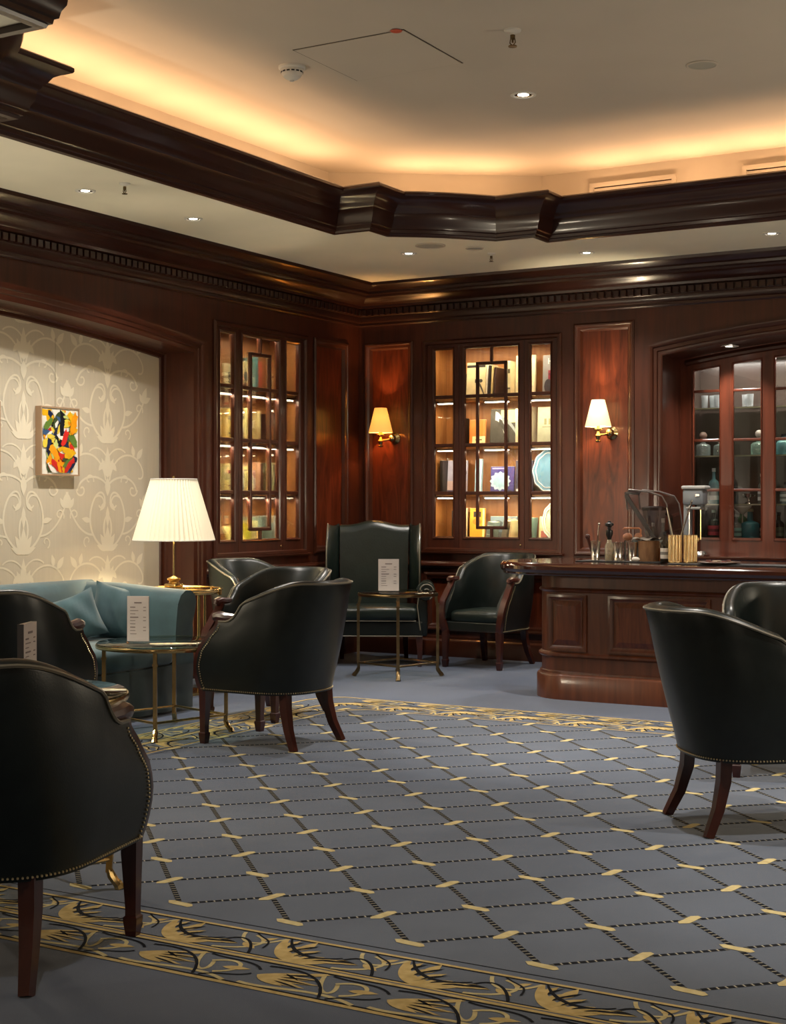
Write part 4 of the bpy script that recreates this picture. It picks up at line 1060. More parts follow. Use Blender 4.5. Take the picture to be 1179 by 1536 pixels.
# -- back bookcase (R); sections: left -0.565..-0.370, middle -0.262..0.262, right 0.370..0.565
CR, DK = (238, 226, 178), (34, 26, 24)
book_spine('R', 3, -0.40, 0.035, 0.24, (50, 34, 30), 'dark book at the right of the top left pane of the back bookcase', band=(120, 90, 70))
book_face('R', 3, -0.26, 0.19, 0.33, (222, 206, 160), 'cream book with dark ink sketch on the top shelf of the back bookcase', (('r', 0, 0.90, 0.96, 0.07, DK), ('b', 0.2, 0.35, 0.5, 0.40, (70, 66, 60)), ('e', 0.25, 0.5, 0.2, 0.1, (60, 58, 52))), back=0.08)
for k, (x, w, c) in enumerate(((-0.115, 0.018, (236, 226, 200)), (-0.09, 0.024, (40, 34, 32)), (-0.062, 0.020, (214, 190, 130)), (-0.035, 0.018, (66, 40, 34)))):
    book_spine('R', 3, x, w, 0.30 - 0.01 * k, c, ['thin white book beside the ink sketch book', 'black spined book beside the thin white one on the top shelf', 'straw coloured slim book on the top shelf of the back bookcase', 'maroon slim book before the bare wood on the top shelf'][k], lean=0.05)
book_spine('R', 3, 0.10, 0.05, 0.32, CR, 'thick cream book left of the tall white cover, top shelf', band=(90, 84, 60))
book_face('R', 3, 0.225, 0.19, 0.37, (245, 236, 200), 'tall white cover with red scribble on the top shelf of the back bookcase', (('e', 0.1, 0.16, 0.30, 0.07, (190, 60, 50)), ('e', -0.1, 0.12, 0.22, 0.05, (205, 90, 70)), ('e', 0.22, 0.10, 0.2, 0.05, (170, 50, 50))), back=0.06)
mg = book_face('R', 3, 0.50, 0.22, 0.36, (150, 150, 150), 'magazine with red picture and pale title at the top right pane of the back bookcase', (('r', 0.12, 0.36, 0.76, 0.55, (150, 52, 66)), ('e', -0.25, 0.25, 0.35, 0.35, (70, 66, 72)), ('e', 0.20, 0.25, 0.5, 0.35, (196, 70, 84)), ('b', 0.1, 0.45, 0.7, 0.25, (110, 40, 56))), back=0.05)
lettering('Hed', 0.075, cmat((240, 238, 230)), mg, (0.0, -0.004, 0.305))
book_spine('R', 2, -0.405, 0.045, 0.26, (30, 22, 20), 'black book with a white tab on the second shelf of the back bookcase', band=(210, 200, 180))
book_face('R', 2, -0.245, 0.16, 0.24, (196, 120, 50), 'orange brown cover on the second shelf of the back bookcase', (('r', 0.1, 0.2, 0.8, 0.36, (232, 214, 160)), ('r', 0.1, 0.25, 0.4, 0.05, (90, 80, 60))), back=0.1)
book_face('R', 2, 0.015, 0.27, 0.33, (60, 58, 50), 'dark cover with sweeping pale bands on the second shelf of the back bookcase', (('r', 0.18, 0.80, 0.62, 0.34, (240, 226, 165)), ('b', -0.05, 0.46, 0.55, 0.95, (222, 226, 220)), ('b', 0.2, 0.55, 0.6, 0.45, (140, 152, 156)), ('b', 0.02, 0.36, 0.42, 0.75, (46, 44, 38)), ('r', 0.1, 0.04, 0.16, 0.03, (200, 80, 50))), back=0.1)
book_spine('R', 2, 0.185, 0.03, 0.32, (236, 222, 180), 'cream book left of the brown one, second shelf of the back bookcase')
book_spine('R', 2, 0.225, 0.04, 0.33, (120, 66, 34), 'brown book between two cream ones on the second shelf')
book_spine('R', 2, 0.268, 0.035, 0.34, (240, 232, 200), 'white book right of the brown one on the second shelf')
book_face('R', 2, 0.435, 0.19, 0.33, (196, 204, 178), 'pale green cover with faint emblem at the right of the second shelf', (('r', -0.1, 0.62, 0.12, 0.16, (150, 150, 110)), ('r', 0.12, 0.62, 0.12, 0.16, (160, 160, 116)), ('r', 0, 0.48, 0.5, 0.02, (150, 150, 120))), back=0.05)
book_spine('R', 2, 0.555, 0.05, 0.31, (34, 26, 28), 'black book right of the pale green cover on the second shelf', band=(150, 60, 60))
book_face('R', 1, -0.45, 0.20, 0.30, (158, 156, 176), 'lilac book with a black disc on the third shelf of the back bookcase', (('r', 0, 0.20, 0.98, 0.36, (190, 164, 158)), ('r', 0, 0.06, 0.98, 0.1, (90, 84, 110)), ('e', 0.18, 0.62, 0.60, 0.40, (26, 28, 28)), ('e', 0.2, 0.64, 0.2, 0.12, (90, 92, 84)), ('e', 0.35, 0.93, 0.12, 0.06, (250, 240, 170))), back=0.08)
book_spine('R', 1, -0.505 - 0.055, 0.03, 0.30, (28, 22, 22), 'black book edge left of the lilac book, third shelf')
book_face('R', 1, -0.235, 0.07, 0.31, (150, 186, 206), 'narrow pale blue cover on the third shelf of the back bookcase', (('r', 0.3, 0.5, 0.2, 0.9, (205, 224, 230)),), back=0.08)
book_face('R', 1, 0.0, 0.23, 0.24, (66, 60, 126), 'purple book with a scalloped pale blue plate on its cover', (('s', -0.08, 0.46, 0.82, 0.66, (176, 206, 222)), ('s', -0.08, 0.47, 0.62, 0.50, (150, 190, 212)), ('r', -0.1, 0.93, 0.66, 0.05, (170, 160, 210)), ('e', 0.32, 0.10, 0.2, 0.1, (60, 66, 90))), back=0.08)
book_face('R', 1, 0.215, 0.17, 0.29, (58, 52, 72), 'dark cover with a cream jar and pink figures on the third shelf', (('r', 0.02, 0.33, 0.6, 0.34, (230, 214, 130)), ('e', -0.25, 0.78, 0.22, 0.18, (225, 220, 225)), ('e', 0.1, 0.82, 0.2, 0.22, (220, 110, 130)), ('e', 0.3, 0.78, 0.16, 0.18, (235, 225, 230)), ('r', 0.0, 0.08, 0.9, 0.12, (190, 190, 190))), back=0.05)
platter('R', 1, 0.475, 0.20, 0.165, 0.195, (104, 150, 178), 'pale blue scalloped platter standing behind the right pane of the back bookcase')
book_spine('R', 0, -0.435, 0.045, 0.25, (46, 34, 28), 'dark brown book at the bottom left of the back bookcase')
book_face('R', 0, -0.385, 0.07, 0.27, (206, 186, 140), 'narrow cream book at the bottom left of the back bookcase', (('r', 0, 0.4, 0.6, 0.4, (110, 100, 80)),))
book_face('R', 0, -0.245, 0.15, 0.27, (224, 160, 52), 'amber book with a black cap shape at the bottom of the back bookcase', (('r', 0, 0.80, 0.5, 0.18, (50, 44, 30)), ('e', 0, 0.56, 0.6, 0.22, (190, 130, 40)), ('r', 0.42, 0.5, 0.12, 0.95, (240, 222, 150))), back=0.05)
b20 = book_face('R', 0, 0.01, 0.26, 0.20, (110, 130, 140), 'low grey blue book with red numerals at the bottom of the back bookcase', (('e', -0.2, 0.62, 0.4, 0.4, (70, 80, 84)), ('e', 0.12, 0.6, 0.3, 0.4, (160, 196, 210)), ('r', 0.0, 0.2, 0.9, 0.2, (90, 96, 96))), back=0.1)
lettering('20', 0.085, cmat((222, 150, 110)), b20, (0.085, -0.004, 0.145), 0.003)
book_spine('R', 0, -0.07, 0.06, 0.15, (120, 140, 134), 'short grey green book in front at the bottom of the back bookcase', y=0.10, lean=0.14, band=(200, 210, 200))
book_spine('R', 0, 0.075, 0.05, 0.16, (126, 116, 92), 'short tan book leaning beside the numerals book', y=0.10, lean=0.16)
book_spine('R', 0, 0.13, 0.02, 0.17, (230, 206, 150), 'thin cream book leaning at the bottom of the back bookcase', y=0.10, lean=0.16)
book_spine('R', 0, 0.262, 0.055, 0.19, (150, 200, 196), 'teal book leaning at the bottom of the middle door', y=0.12, lean=0.10)
book_face('R', 0, 0.415, 0.14, 0.20, (228, 222, 170), 'small cream book with red print at the bottom right of the back bookcase', (('r', -0.1, 0.22, 0.5, 0.3, (200, 110, 100)), ('r', 0.1, 0.7, 0.6, 0.05, (160, 150, 110))), y=0.24)
pl = platter('R', 0, 0.535, 0.165, 0.115, 0.165, (206, 216, 180), 'oval cream dish at the bottom right of the back bookcase', 0.16)

# -- left bookcase (L), seen at a slant: contents set near the glass
book_face('L', 3, -0.47, 0.20, 0.20, (232, 220, 140), 'yellow cream cover at the top left pane of the left bookcase', (('r', 0, 0.78, 0.96, 0.10, (250, 244, 210)), ('e', 0.1, 0.35, 0.5, 0.35, (206, 200, 150))), y=0.16)
for k, c in enumerate(((110, 150, 120), (90, 150, 130))):
    book_spine('L', 3, -0.50 + 0.09 * k, 0.05, 0.24, c, ['green book at the very left of the top shelf in the left bookcase', 'second green book on the top shelf of the left bookcase'][k], y=0.20)
nb_ = book_face('L', 3, -0.20, 0.14, 0.22, (236, 226, 180), 'cream cover with a black letter on the top shelf of the left bookcase', (('r', 0, 0.66, 0.98, 0.03, (20, 18, 18)), ('r', 0, 0.30, 0.98, 0.03, (20, 18, 18))), y=0.16)
lettering('N', 0.085, cmat((14, 12, 12)), nb_, (0.0, -0.003, 0.106), 0.004)
book_face('L', 3, -0.02, 0.22, 0.26, (222, 208, 150), 'cream cover with orange flowers on the top shelf of the left bookcase', (('r', 0, 0.75, 0.9, 0.10, (246, 236, 180)), ('e', -0.1, 0.42, 0.3, 0.22, (200, 96, 60)), ('e', 0.2, 0.5, 0.3, 0.3, (96, 100, 96)), ('e', 0.1, 0.2, 0.4, 0.2, (150, 110, 80))), y=0.16)
book_spine('L', 3, 0.155, 0.05, 0.30, (80, 140, 140), 'teal book on the top shelf of the left bookcase', y=0.16)
book_spine('L', 3, 0.21, 0.05, 0.27, (206, 90, 70), 'coral book beside the teal one on the top shelf', y=0.16)
for k, (x, w, h, c, lab) in enumerate(((-0.53, 0.05, 0.24, (150, 160, 130), 'sage book at the left of the second shelf of the left bookcase'), (-0.475, 0.05, 0.25, (176, 176, 150), 'grey beige book on the second shelf at the left pane'), (-0.42, 0.045, 0.24, (206, 200, 160), 'pale book nearest the first stile, second shelf'),
        (-0.215, 0.075, 0.27, (236, 208, 110), 'plain yellow book on the second shelf of the left bookcase'), (-0.10, 0.05, 0.29, (240, 232, 190), 'white book with grey lines on the second shelf of the left bookcase'), (-0.045, 0.04, 0.28, (180, 170, 140), 'grey tan book on the second shelf of the left bookcase'),
        (0.0, 0.035, 0.29, (240, 228, 150), 'light yellow book on the second shelf of the left bookcase'), (0.045, 0.04, 0.28, (226, 214, 160), 'straw book before the middle bar on the second shelf'), (0.19, 0.05, 0.27, (196, 178, 120), 'khaki book right of the middle bar, second shelf'),
        (0.41, 0.05, 0.26, (60, 34, 30), 'dark maroon book at the right pane, second shelf of the left bookcase'), (0.50, 0.04, 0.20, (214, 132, 80), 'orange book leaning at the right pane, second shelf'))):
    book_spine('L', 2, x, w, h, c, lab, y=0.16, band=(120, 110, 90) if k % 2 else None, lean=0.0 if k != 10 else -0.12)
platter('L', 1, -0.53, 0.13, 0.10, 0.125, (140, 176, 206), 'pale blue plate edge at the left pane of the left bookcase', 0.15)
for k, (x, w, h, c, lab) in enumerate(((-0.40, 0.06, 0.25, (130, 126, 96), 'olive book right of the blue plate'), (-0.45, 0.035, 0.24, (40, 36, 30), 'black book behind the olive one at the left pane'), (-0.215, 0.075, 0.24, (242, 232, 160), 'pale yellow book with a red band on the third shelf'),
        (-0.10, 0.06, 0.24, (206, 196, 150), 'beige book on the third shelf of the left bookcase'), (-0.045, 0.04, 0.235, (176, 166, 130), 'taupe book on the third shelf of the left bookcase'), (0.185, 0.05, 0.26, (214, 166, 130), 'salmon book on the third shelf right of the middle bar'),
        (0.235, 0.03, 0.25, (90, 56, 40), 'brown book beside the salmon one'), (0.40, 0.035, 0.26, (150, 150, 110), 'moss book at the right pane, third shelf'), (0.44, 0.035, 0.25, (40, 30, 28), 'black book at the right pane, third shelf'), (0.485, 0.035, 0.26, (226, 214, 150), 'cream book at the right pane, third shelf'))):
    book_spine('L', 1, x, w, h, c, lab, y=0.16, band=(170, 80, 70) if k == 2 else None)
book_face('L', 1, 0.055, 0.14, 0.225, (240, 228, 150), 'cream printed page cover on the third shelf of the left bookcase', (('r', 0, 0.85, 0.7, 0.05, (110, 100, 70)), ('r', 0, 0.7, 0.7, 0.02, (180, 168, 110)), ('r', 0, 0.55, 0.7, 0.02, (180, 168, 110)), ('r', 0, 0.4, 0.7, 0.02, (180, 168, 110))), y=0.16)
for k, (x, w, h, c, lab) in enumerate(((-0.53, 0.05, 0.18, (120, 120, 90), 'drab green book at the bottom left pane of the left bookcase'), (-0.475, 0.05, 0.17, (80, 110, 180), 'blue book at the bottom left pane of the left bookcase'), (-0.42, 0.045, 0.19, (196, 186, 110), 'mustard book at the bottom left pane of the left bookcase'),
        (0.05, 0.05, 0.15, (206, 206, 50), 'lime yellow book at the bottom of the left bookcase'), (0.095, 0.03, 0.14, (226, 216, 150), 'thin cream book beside the lime one'), (0.15, 0.05, 0.17, (236, 230, 160), 'pale lemon book at the bottom of the middle door'), (0.205, 0.045, 0.20, (150, 176, 160), 'grey green book at the bottom of the middle door'),
        (0.39, 0.03, 0.20, (110, 130, 120), 'grey book at the bottom right pane of the left bookcase'), (0.425, 0.03, 0.21, (196, 206, 196), 'silver book at the bottom right pane of the left bookcase'), (0.46, 0.035, 0.20, (60, 80, 100), 'slate blue book at the bottom right pane of the left bookcase'), (0.50, 0.035, 0.195, (40, 52, 66), 'navy book at the bottom right pane of the left bookcase'))):
    book_spine('L', 0, x, w, h, c, lab, y=0.16)
book_face('L', 0, -0.10, 0.24, 0.15, (240, 222, 110), 'wide yellow cover lying back at the bottom of the left bookcase', (('e', -0.2, 0.6, 0.16, 0.16, (150, 120, 60)), ('r', 0.1, 0.5, 0.5, 0.03, (200, 180, 90)), ('r', 0.1, 0.4, 0.5, 0.03, (200, 180, 90))), y=0.16, back=0.5)

# ================================================================= BAR
def rounded(x0, y0, x1, y1, r0, r1, n=10):
    """outline, left end rounded: front-left radius r0, back-left radius r1; x1 runs out of the frame"""
    P = [(x1, y1), (x1, y0)]
    P += [(x0 + r0 - r0 * sin(pi / 2 * k / n), y0 + r0 - r0 * cos(pi / 2 * k / n)) for k in range(n + 1)]
    P += [(x0 + r1 - r1 * cos(pi / 2 * k / n), y1 - r1 + r1 * sin(pi / 2 * k / n)) for k in range(n + 1)]
    return P
bar = tag(empty('bar_counter', (0, 0, 0)), 'curved mahogany bar counter with raised panels on its front', 'bar')
out = rounded(2.69, -2.12, 6.4, -1.45, 0.26, 0.16)
MB().prism(out, 0.0, 0.862).build('body', barwood, bar, True, 30)
front = [(6.4, -2.12)] + out[2:]
def offp(pr): return MB().sweep(front, pr, None)
offp([(0, 0.0), (0.035, 0.0), (0.035, 0.155), (0.028, 0.168), (0.014, 0.175), (0.012, 0.19), (0.0, 0.195)]).build('plinth', barwood, bar, True, 30)
offp([(0, 0.285), (0.010, 0.288), (0.022, 0.300), (0.022, 0.312), (0.010, 0.322), (0.0, 0.325)]).build('lower_moulding', barwood, bar, True, 30)
offp([(0, 0.735), (0.012, 0.742), (0.020, 0.752), (0.012, 0.764), (0.0, 0.768)]).build('upper_moulding', barwood, bar, True, 30)
mpBar = lambda a, b, h: (a, -2.12 - h, b)
for (a, b) in ((2.83, 3.11), (3.28, 3.98), (4.12, 4.82), (4.96, 5.66)):
    MB().sweep(rect(a, 0.34, b, 0.715), [(-0.006, 0.0), (-0.006, 0.014), (0.010, 0.018), (0.022, 0.006), (0.03, 0.002), (0.03, 0.0)], mpBar, closed=True).build('panel_moulding', barwood, bar, True, 30)
    MB().sweep(rect(a + 0.036, 0.376, b - 0.036, 0.679), [(0.0, 0.0), (0.035, 0.014)], mpBar, closed=True, close_prof=False).slab(rect(a + 0.071, 0.411, b - 0.071, 0.644), [], 0.0, 0.014, mpBar).build('panel', barpanel, bar)
topo = rounded(2.44, -2.34, 6.5, -1.40, 0.42, 0.40, 14)
tp = MB().prism(topo, 0.865, 0.9451)
tp.sweep([(6.5, -2.34)] + topo[2:], [(0.0, 0.862), (0.006, 0.868), (0.006, 0.878), (0.016, 0.884), (0.026, 0.900), (0.026, 0.922), (0.016, 0.938), (0.004, 0.945), (-0.02, 0.945), (-0.03, 0.938)], None)
tag(tp.build('countertop', bartop, None, True, 30), 'polished dark bar top with a rounded moulded edge', 'counter top')

# back counter and glazed cabinet in the arched alcove
bk = tag(empty('back_counter', (0, 0, 0)), 'low counter with a glossy top under the bottle cabinet', 'counter')
MB().box((4.75, 0.20, 0.4485), (3.66, 0.48, 0.897)).build('body', cabwood, bk)
MB().bevbox((4.75, 0.18, 0.910), (3.68, 0.53, 0.03), 0.008).build('worktop', bartop, bk)
cab = tag(empty('bottle_cabinet', (0, 0, 0)), 'glazed mahogany bottle cabinet with arched head behind the bar', 'cabinet')
mpC = lambda a, b, h: (a, 0.45 - h, b)
PX = [(3.015, 3.236), (3.352, 3.584), (3.70, 3.932), (4.05, 4.28), (4.40, 4.63), (4.75, 4.98), (5.10, 5.33), (5.45, 5.68), (5.80, 6.03), (6.15, 6.38)]
def headz(x):
    w = 1.85; Rr = (w * w + 0.15 ** 2) / 0.3; return 2.44 + sqrt(Rr * Rr - (x - 4.75) ** 2) - (Rr - 0.15)
holes = []
for a, b in PX: holes.append([(a, 1.055), (b, 1.055)] + [(b + (a - b) * k / 6, headz(b + (a - b) * k / 6)) for k in range(7)])
MB().slab(arch(2.90, 6.6, 0.91, 2.56, 0.15), holes, -0.03, 0.0, mpC).build('front_frame', cabwood, cab)
MB().sweep(arch(2.955, 6.545, 0.915, 2.50, 0.15)[1:-1], [(0.0, 0.0), (-0.01, 0.018), (-0.03, 0.022), (-0.05, 0.008), (-0.055, 0.0)], mpC).build('frame_moulding', mahog_h, cab, True, 30)
for i, ((a, b), hl) in enumerate(zip(PX[:4], holes)):
    leaf = MB().sweep(hl, [(-0.012, 0.001), (-0.006, 0.008), (0.002, 0.0), (0.003, -0.02), (0.0, -0.02)], mpC, closed=True).build('door_leaf', cabwood, cab, True, 30)
    for z in (1.46, 1.875, 2.285): MB().bevbox(((a + b) / 2, 0.462, z), (b - a, 0.03, 0.024), 0.005).build('glazing_bar', cabwood, leaf)
    MB().box(((a + b) / 2, 0.466, 1.055), (b - a, 0.05, 0.02)).build('sill', cabwood, leaf)
    MB().prism(hl, -0.018, -0.015, mpC).build('pane', clear, leaf)
MB().box((4.75, 0.86, 1.80), (3.7, 0.03, 1.9)).build('back_panel', darkback, cab)
for x in (2.93, 6.57): MB().box((x, 0.67, 1.80), (0.03, 0.36, 1.9)).build('side_panel', darkback, cab)
MB().box((4.75, 0.67, 1.035), (3.6, 0.36, 0.03)).build('bottom_board', darkback, cab)
MB().box((4.75, 0.67, 2.73), (3.6, 0.36, 0.03)).build('top_board', darkback, cab)
cabglass = glass('cabinet shelf glass', (0.80, 0.88, 0.82), 0.6)
for z in (1.345, 1.75, 2.15):
    sh = MB().box((3.75, 0.68, z - 0.005), (1.55, 0.30, 0.010)).build('glass_shelf', cabglass, cab)
    MB().box((3.75, 0.528, z - 0.005), (1.55, 0.004, 0.012)).build('shelf_edge', cmat((150, 150, 120), 0.2), sh)
for x in (3.30, 3.66):
    for z in (1.75,): MB().lathe([(0.007, 0), (0.007, 0.09)], (x - 0.03, 0.55, z - 0.06), 8).build('shelf_bracket', brass, cab, True)
light('cabinet_light', 'AREA', (3.6, 0.56, 2.56), 20.0, WHITE, (0, 0, 0), shape='RECTANGLE', size=1.3, size_y=0.12)
# the alcove's own downlight
downlight(3.375, 0.23, 2.628, 'small downlight in the arched soffit over the bar cabinet', 48.0, 0.06, size=110)
light('downlight_beam', 'SPOT', (4.75, 0.18, 2.66), 40.0, WHITE, (0, 0, 0), spot_size=radians(100), spot_blend=0.6, shadow_soft_size=0.03)

# ---- bottles and glassware in the cabinet
def cglass(rgb):
    m = MATS.get('tinted glass %d %d %d' % rgb)
    if m: return m
    m = glass('tinted glass %d %d %d' % rgb, lin(rgb), 0.5); nt = m.node_tree
    out = [n for n in nt.nodes if n.type == 'OUTPUT_MATERIAL'][0]; src = out.inputs[0].links[0].from_socket
    d = nt.nodes.new('ShaderNodeBsdfDiffuse'); d.inputs[0].default_value = (*lin(rgb), 1)
    mx = nt.nodes.new('ShaderNodeMixShader'); mx.inputs[0].default_value = 0.22 if min(rgb) > 190 else 0.45
    nt.links.new(src, mx.inputs[1]); nt.links.new(d.outputs[0], mx.inputs[2]); nt.links.new(mx.outputs[0], out.inputs[0])
    return m
tumblerglass = cglass((226, 232, 232))
def bottle(x, y, z, r, h, rgb, lab, neck=0.32, capc=(30, 30, 34), labelc=None, square=False, group='bottles in the glazed cabinet', stopper=None):
    root = tag(empty('bottle', (x, y, z)), lab, 'bottle', group)
    sh = h * (1 - neck)
    prof = [(r * 0.94, 0), (r, h * 0.02), (r, sh * 0.82), (r * 0.86, sh * 0.92), (r * 0.34, sh * 1.03), (r * 0.28, h * 0.92), (r * 0.36, h * 0.925), (r * 0.36, h * 0.955), (r * 0.26, h * 0.96)]
    MB().lathe(prof, n=4 if square else 18).build('glass_body', rgb if not isinstance(rgb, tuple) else cglass(rgb), root, not square, 50)
    if stopper: MB().lathe([(r * 0.2, h * 0.95), (r * 0.2, h)], n=10).sphere((0, 0, h + 0.022), 0.034, 14, 10).build('stopper', cmat(stopper, 0.2), root, True, 60)
    else: MB().lathe([(r * 0.38, h * 0.90), (r * 0.38, h), (0.0001, h)], n=12).build('cap', cmat(capc), root, True, 40)
    if labelc:
        MB().lathe([(r * 1.012, sh * 0.16), (r * 1.012, sh * 0.66)], n=4 if square else 18, cap=False).build('label', cmat(labelc), root, not square)
        MB().lathe([(r * 1.02, sh * 0.34), (r * 1.02, sh * 0.48)], n=4 if square else 18, cap=False).build('label_band', cmat(tuple(int(c * 0.6) for c in labelc)), root, not square)
    return root
g_tl = (120, 200, 205); g_cl = (225, 232, 230); g_gr = (120, 170, 130); g_dk = (50, 44, 36)
bottle(3.140, 0.60, 1.346, 0.042, 0.30, (150, 205, 225), 'clear blue gin bottle with white label in the first cabinet bay', labelc=(226, 232, 236), capc=(210, 214, 220))
bottle(3.045, 0.62, 1.346, 0.045, 0.16, g_cl, 'short clear bottle left of the blue gin bottle')
bottle(3.140, 0.60, 1.056, 0.050, 0.24, (60, 74, 60), 'dark bottle with red and pink label at the bottom of the first bay', labelc=(206, 74, 88), capc=(130, 160, 140))
bottle(3.060, 0.66, 1.056, 0.040, 0.26, g_dk, 'dark bottle behind the red labelled one')
bottle(3.445, 0.62, 1.056, 0.075, 0.25, (40, 150, 165), 'big turquoise bottle at the bottom of the second bay', neck=0.42, capc=(150, 160, 130))
bottle(3.340, 0.58, 1.056, 0.045, 0.20, g_cl, 'clear bottle in front of the turquoise one', labelc=(150, 200, 190), capc=(220, 220, 215))
bottle(3.345, 0.72, 1.056, 0.046, 0.27, g_gr, 'green bottle at the back of the second bay bottom', capc=(170, 176, 150))
bottle(3.545, 0.66, 1.056, 0.036, 0.20, (110, 60, 50), 'brown bottle at the right of the second bay bottom', labelc=(200, 190, 180))
bottle(3.690, 0.60, 1.056, 0.042, 0.22, g_dk, 'dark bottle at the bottom of the third bay', labelc=(70, 80, 60), capc=(20, 20, 20))
bottle(3.785, 0.62, 1.056, 0.045, 0.24, (96, 150, 70), 'green bottle at the bottom of the third bay by the picture edge')
bottle(3.035, 0.64, 1.751, 0.062, 0.15, g_cl, 'round decanter with pink ball stopper in the first bay', neck=0.3, stopper=(190, 150, 140))
bottle(3.170, 0.66, 1.751, 0.050, 0.14, g_cl, 'squat clear decanter beside the pink stoppered one', neck=0.3)
bottle(3.515, 0.64, 1.751, 0.070, 0.155, (200, 226, 214), 'round decanter with white ball stopper in the second bay', neck=0.3, stopper=(222, 204, 196))
bottle(3.725, 0.62, 1.751, 0.060, 0.17, (150, 206, 214), 'pale blue decanter in the third bay', neck=0.3)
bottle(3.745, 0.62, 1.346, 0.050, 0.18, (200, 216, 220), 'clear bottle in the third bay on the lowest glass shelf', labelc=(220, 226, 226))
bottle(3.545, 0.60, 1.346, 0.030, 0.25, (200, 200, 196), 'slim bottle at the right of the second bay', labelc=(230, 226, 224), capc=(200, 190, 190))
def small_trophy(x, y, z, lab):
    root = tag(empty('silver_cup', (x, y, z)), lab, 'cup')
    MB().lathe([(0.03, 0), (0.03, 0.01), (0.008, 0.02), (0.008, 0.04), (0.03, 0.055), (0.036, 0.085), (0.033, 0.085), (0.026, 0.058), (0.0001, 0.05)], n=18).build('bowl', chrome, root, True, 40)
    for s in (-1, 1): MB().tube([(s * 0.034, 0, 0.08), (s * 0.055, 0, 0.075), (s * 0.05, 0, 0.06), (s * 0.03, 0, 0.055)], 0.003, 6).build('handle', chrome, root, True)
small_trophy(3.425, 0.64, 1.346, 'little silver cup with two handles in the second bay')
t = tag(empty('cocktail_coupe', (3.385, 0.60, 1.40 - 0.345 + 0.0)), 'white cone shaped glass hanging below the lowest glass shelf', 'glass')
MB().lathe([(0.075, 0.275), (0.074, 0.262), (0.01, 0.205), (0.0001, 0.20)], n=20).build('bowl', cmat((214, 212, 200), 0.2), t, True, 40)
MB().lathe([(0.005, 0.20), (0.005, 0.02), (0.03, 0.004), (0.03, 0.001)], n=12).build('stem', cmat((190, 190, 180), 0.2), t, True, 40)
for k in range(5):
    t = tag(empty('tumbler', (3.06 + 0.055 * k + (0.17 if k > 2 else 0), 0.60 + 0.05 * (k % 2), 2.151)), ['first clear tumbler from the left on the top cabinet shelf', 'second clear tumbler from the left on the top cabinet shelf', 'third clear tumbler from the left on the top cabinet shelf', 'clear tumbler at the left of the second bay top shelf', 'clear tumbler at the right of the second bay top shelf'][k], 'glass', 'tumblers on the top cabinet shelf')
    MB().lathe([(0.024, 0.0), (0.030, 0.11), (0.027, 0.11), (0.022, 0.012), (0.0001, 0.012)], n=16).build('body', tumblerglass, t, True, 40)

# ---- things on the bar
BZ = 0.9455
mats_ = MB().bevbox((0, 0, 0.003), (0.62, 0.26, 0.006), 0.002)
t = tag(mats_.build('bar_mat', rubber), 'black rubber bar mat under the silver cups', 'bar mat'); t.location = (3.28, -1.85, BZ)
t = tag(MB().bevbox((0, 0, 0.003), (0.80, 0.24, 0.006), 0.002).build('bar_mat', rubber), 'black rubber bar mat at the right in front of the mixer', 'bar mat'); t.location = (4.10, -2.03, BZ)
M0 = BZ + 0.0065
def julep(x, y, r, h, lab):
    t = tag(empty('silver_cup', (x, y, M0)), lab, 'cup', 'silver bar cups')
    MB().lathe([(r * 0.8, 0), (r * 0.82, 0.006), (r * 0.78, 0.010), (r, h - 0.006), (r * 1.06, h), (r * 0.98, h), (r * 0.76, 0.014), (0.0001, 0.014)], n=24).build('body', chrome, t, True, 40)
    return t
julep(3.085, -1.89, 0.037, 0.135, 'silver cup at the left end of the bar mat holding bar tools')
julep(3.262, -1.91, 0.036, 0.130, 'silver cup right of the black topped oil bottle')
julep(3.350, -1.87, 0.036, 0.130, 'silver cup below the cork ball jar')
def tool(name, x0, y0, z0, x1, y1, z1, r, m, lab, cat, knob=None, group=None):
    t = tag(empty(name, (x0, y0, z0)), lab, cat, group)
    d = (x1 - x0, y1 - y0, z1 - z0)
    MB().tube([(0, 0, 0), d], r, 8).build('shaft', m, t, True)
    if knob: MB().sphere((d[0], d[1], d[2]), knob, 12, 8).build('knob', m, t, True)
    return t
tool('bar_spoon', 3.09, -1.88, M0 + 0.03, 3.105, -1.87, M0 + 0.255, 0.005, chrome, 'tall silver bar spoon standing in the left cup', 'bar spoon', 0.009)
tool('muddler', 3.075, -1.90, M0 + 0.03, 3.035, -1.91, M0 + 0.165, 0.012, legwood, 'dark wooden muddler leaning left in the left cup', 'muddler', 0.019)
t = tag(empty('oil_bottle', (3.185, -1.88, M0)), 'clear oil bottle with a tall black pouring top', 'bottle')
MB().lathe([(0.030, 0), (0.031, 0.004), (0.031, 0.10), (0.020, 0.125), (0.013, 0.15)], n=18).build('glass_body', cglass((245, 238, 210)), t, True, 40)
MB().lathe([(0.0285, 0.004), (0.0285, 0.045), (0.0001, 0.046)], n=18).build('oil', cmat((190, 160, 70), 0.2), t, True, 40)
MB().lathe([(0.014, 0.145), (0.016, 0.16), (0.026, 0.185), (0.024, 0.21), (0.012, 0.215), (0.014, 0.235), (0.030, 0.245), (0.030, 0.258), (0.014, 0.265), (0.010, 0.275), (0.0001, 0.278)], n=18).build('black_top', black, t, True, 40)
t = tag(empty('cork_ball_jar', (3.315, -1.79, M0)), 'glass jar with cork balls under a copper frame', 'jar')
MB().lathe([(0.055, 0.0), (0.056, 0.12), (0.052, 0.14)], n=20).build('glass_body', clear, t, True, 40)
MB().sphere((-0.03, 0, 0.165), 0.034, 14, 10, sc=(1, 1, 0.8)).build('cork_ball', cmat((196, 140, 110)), t, True)
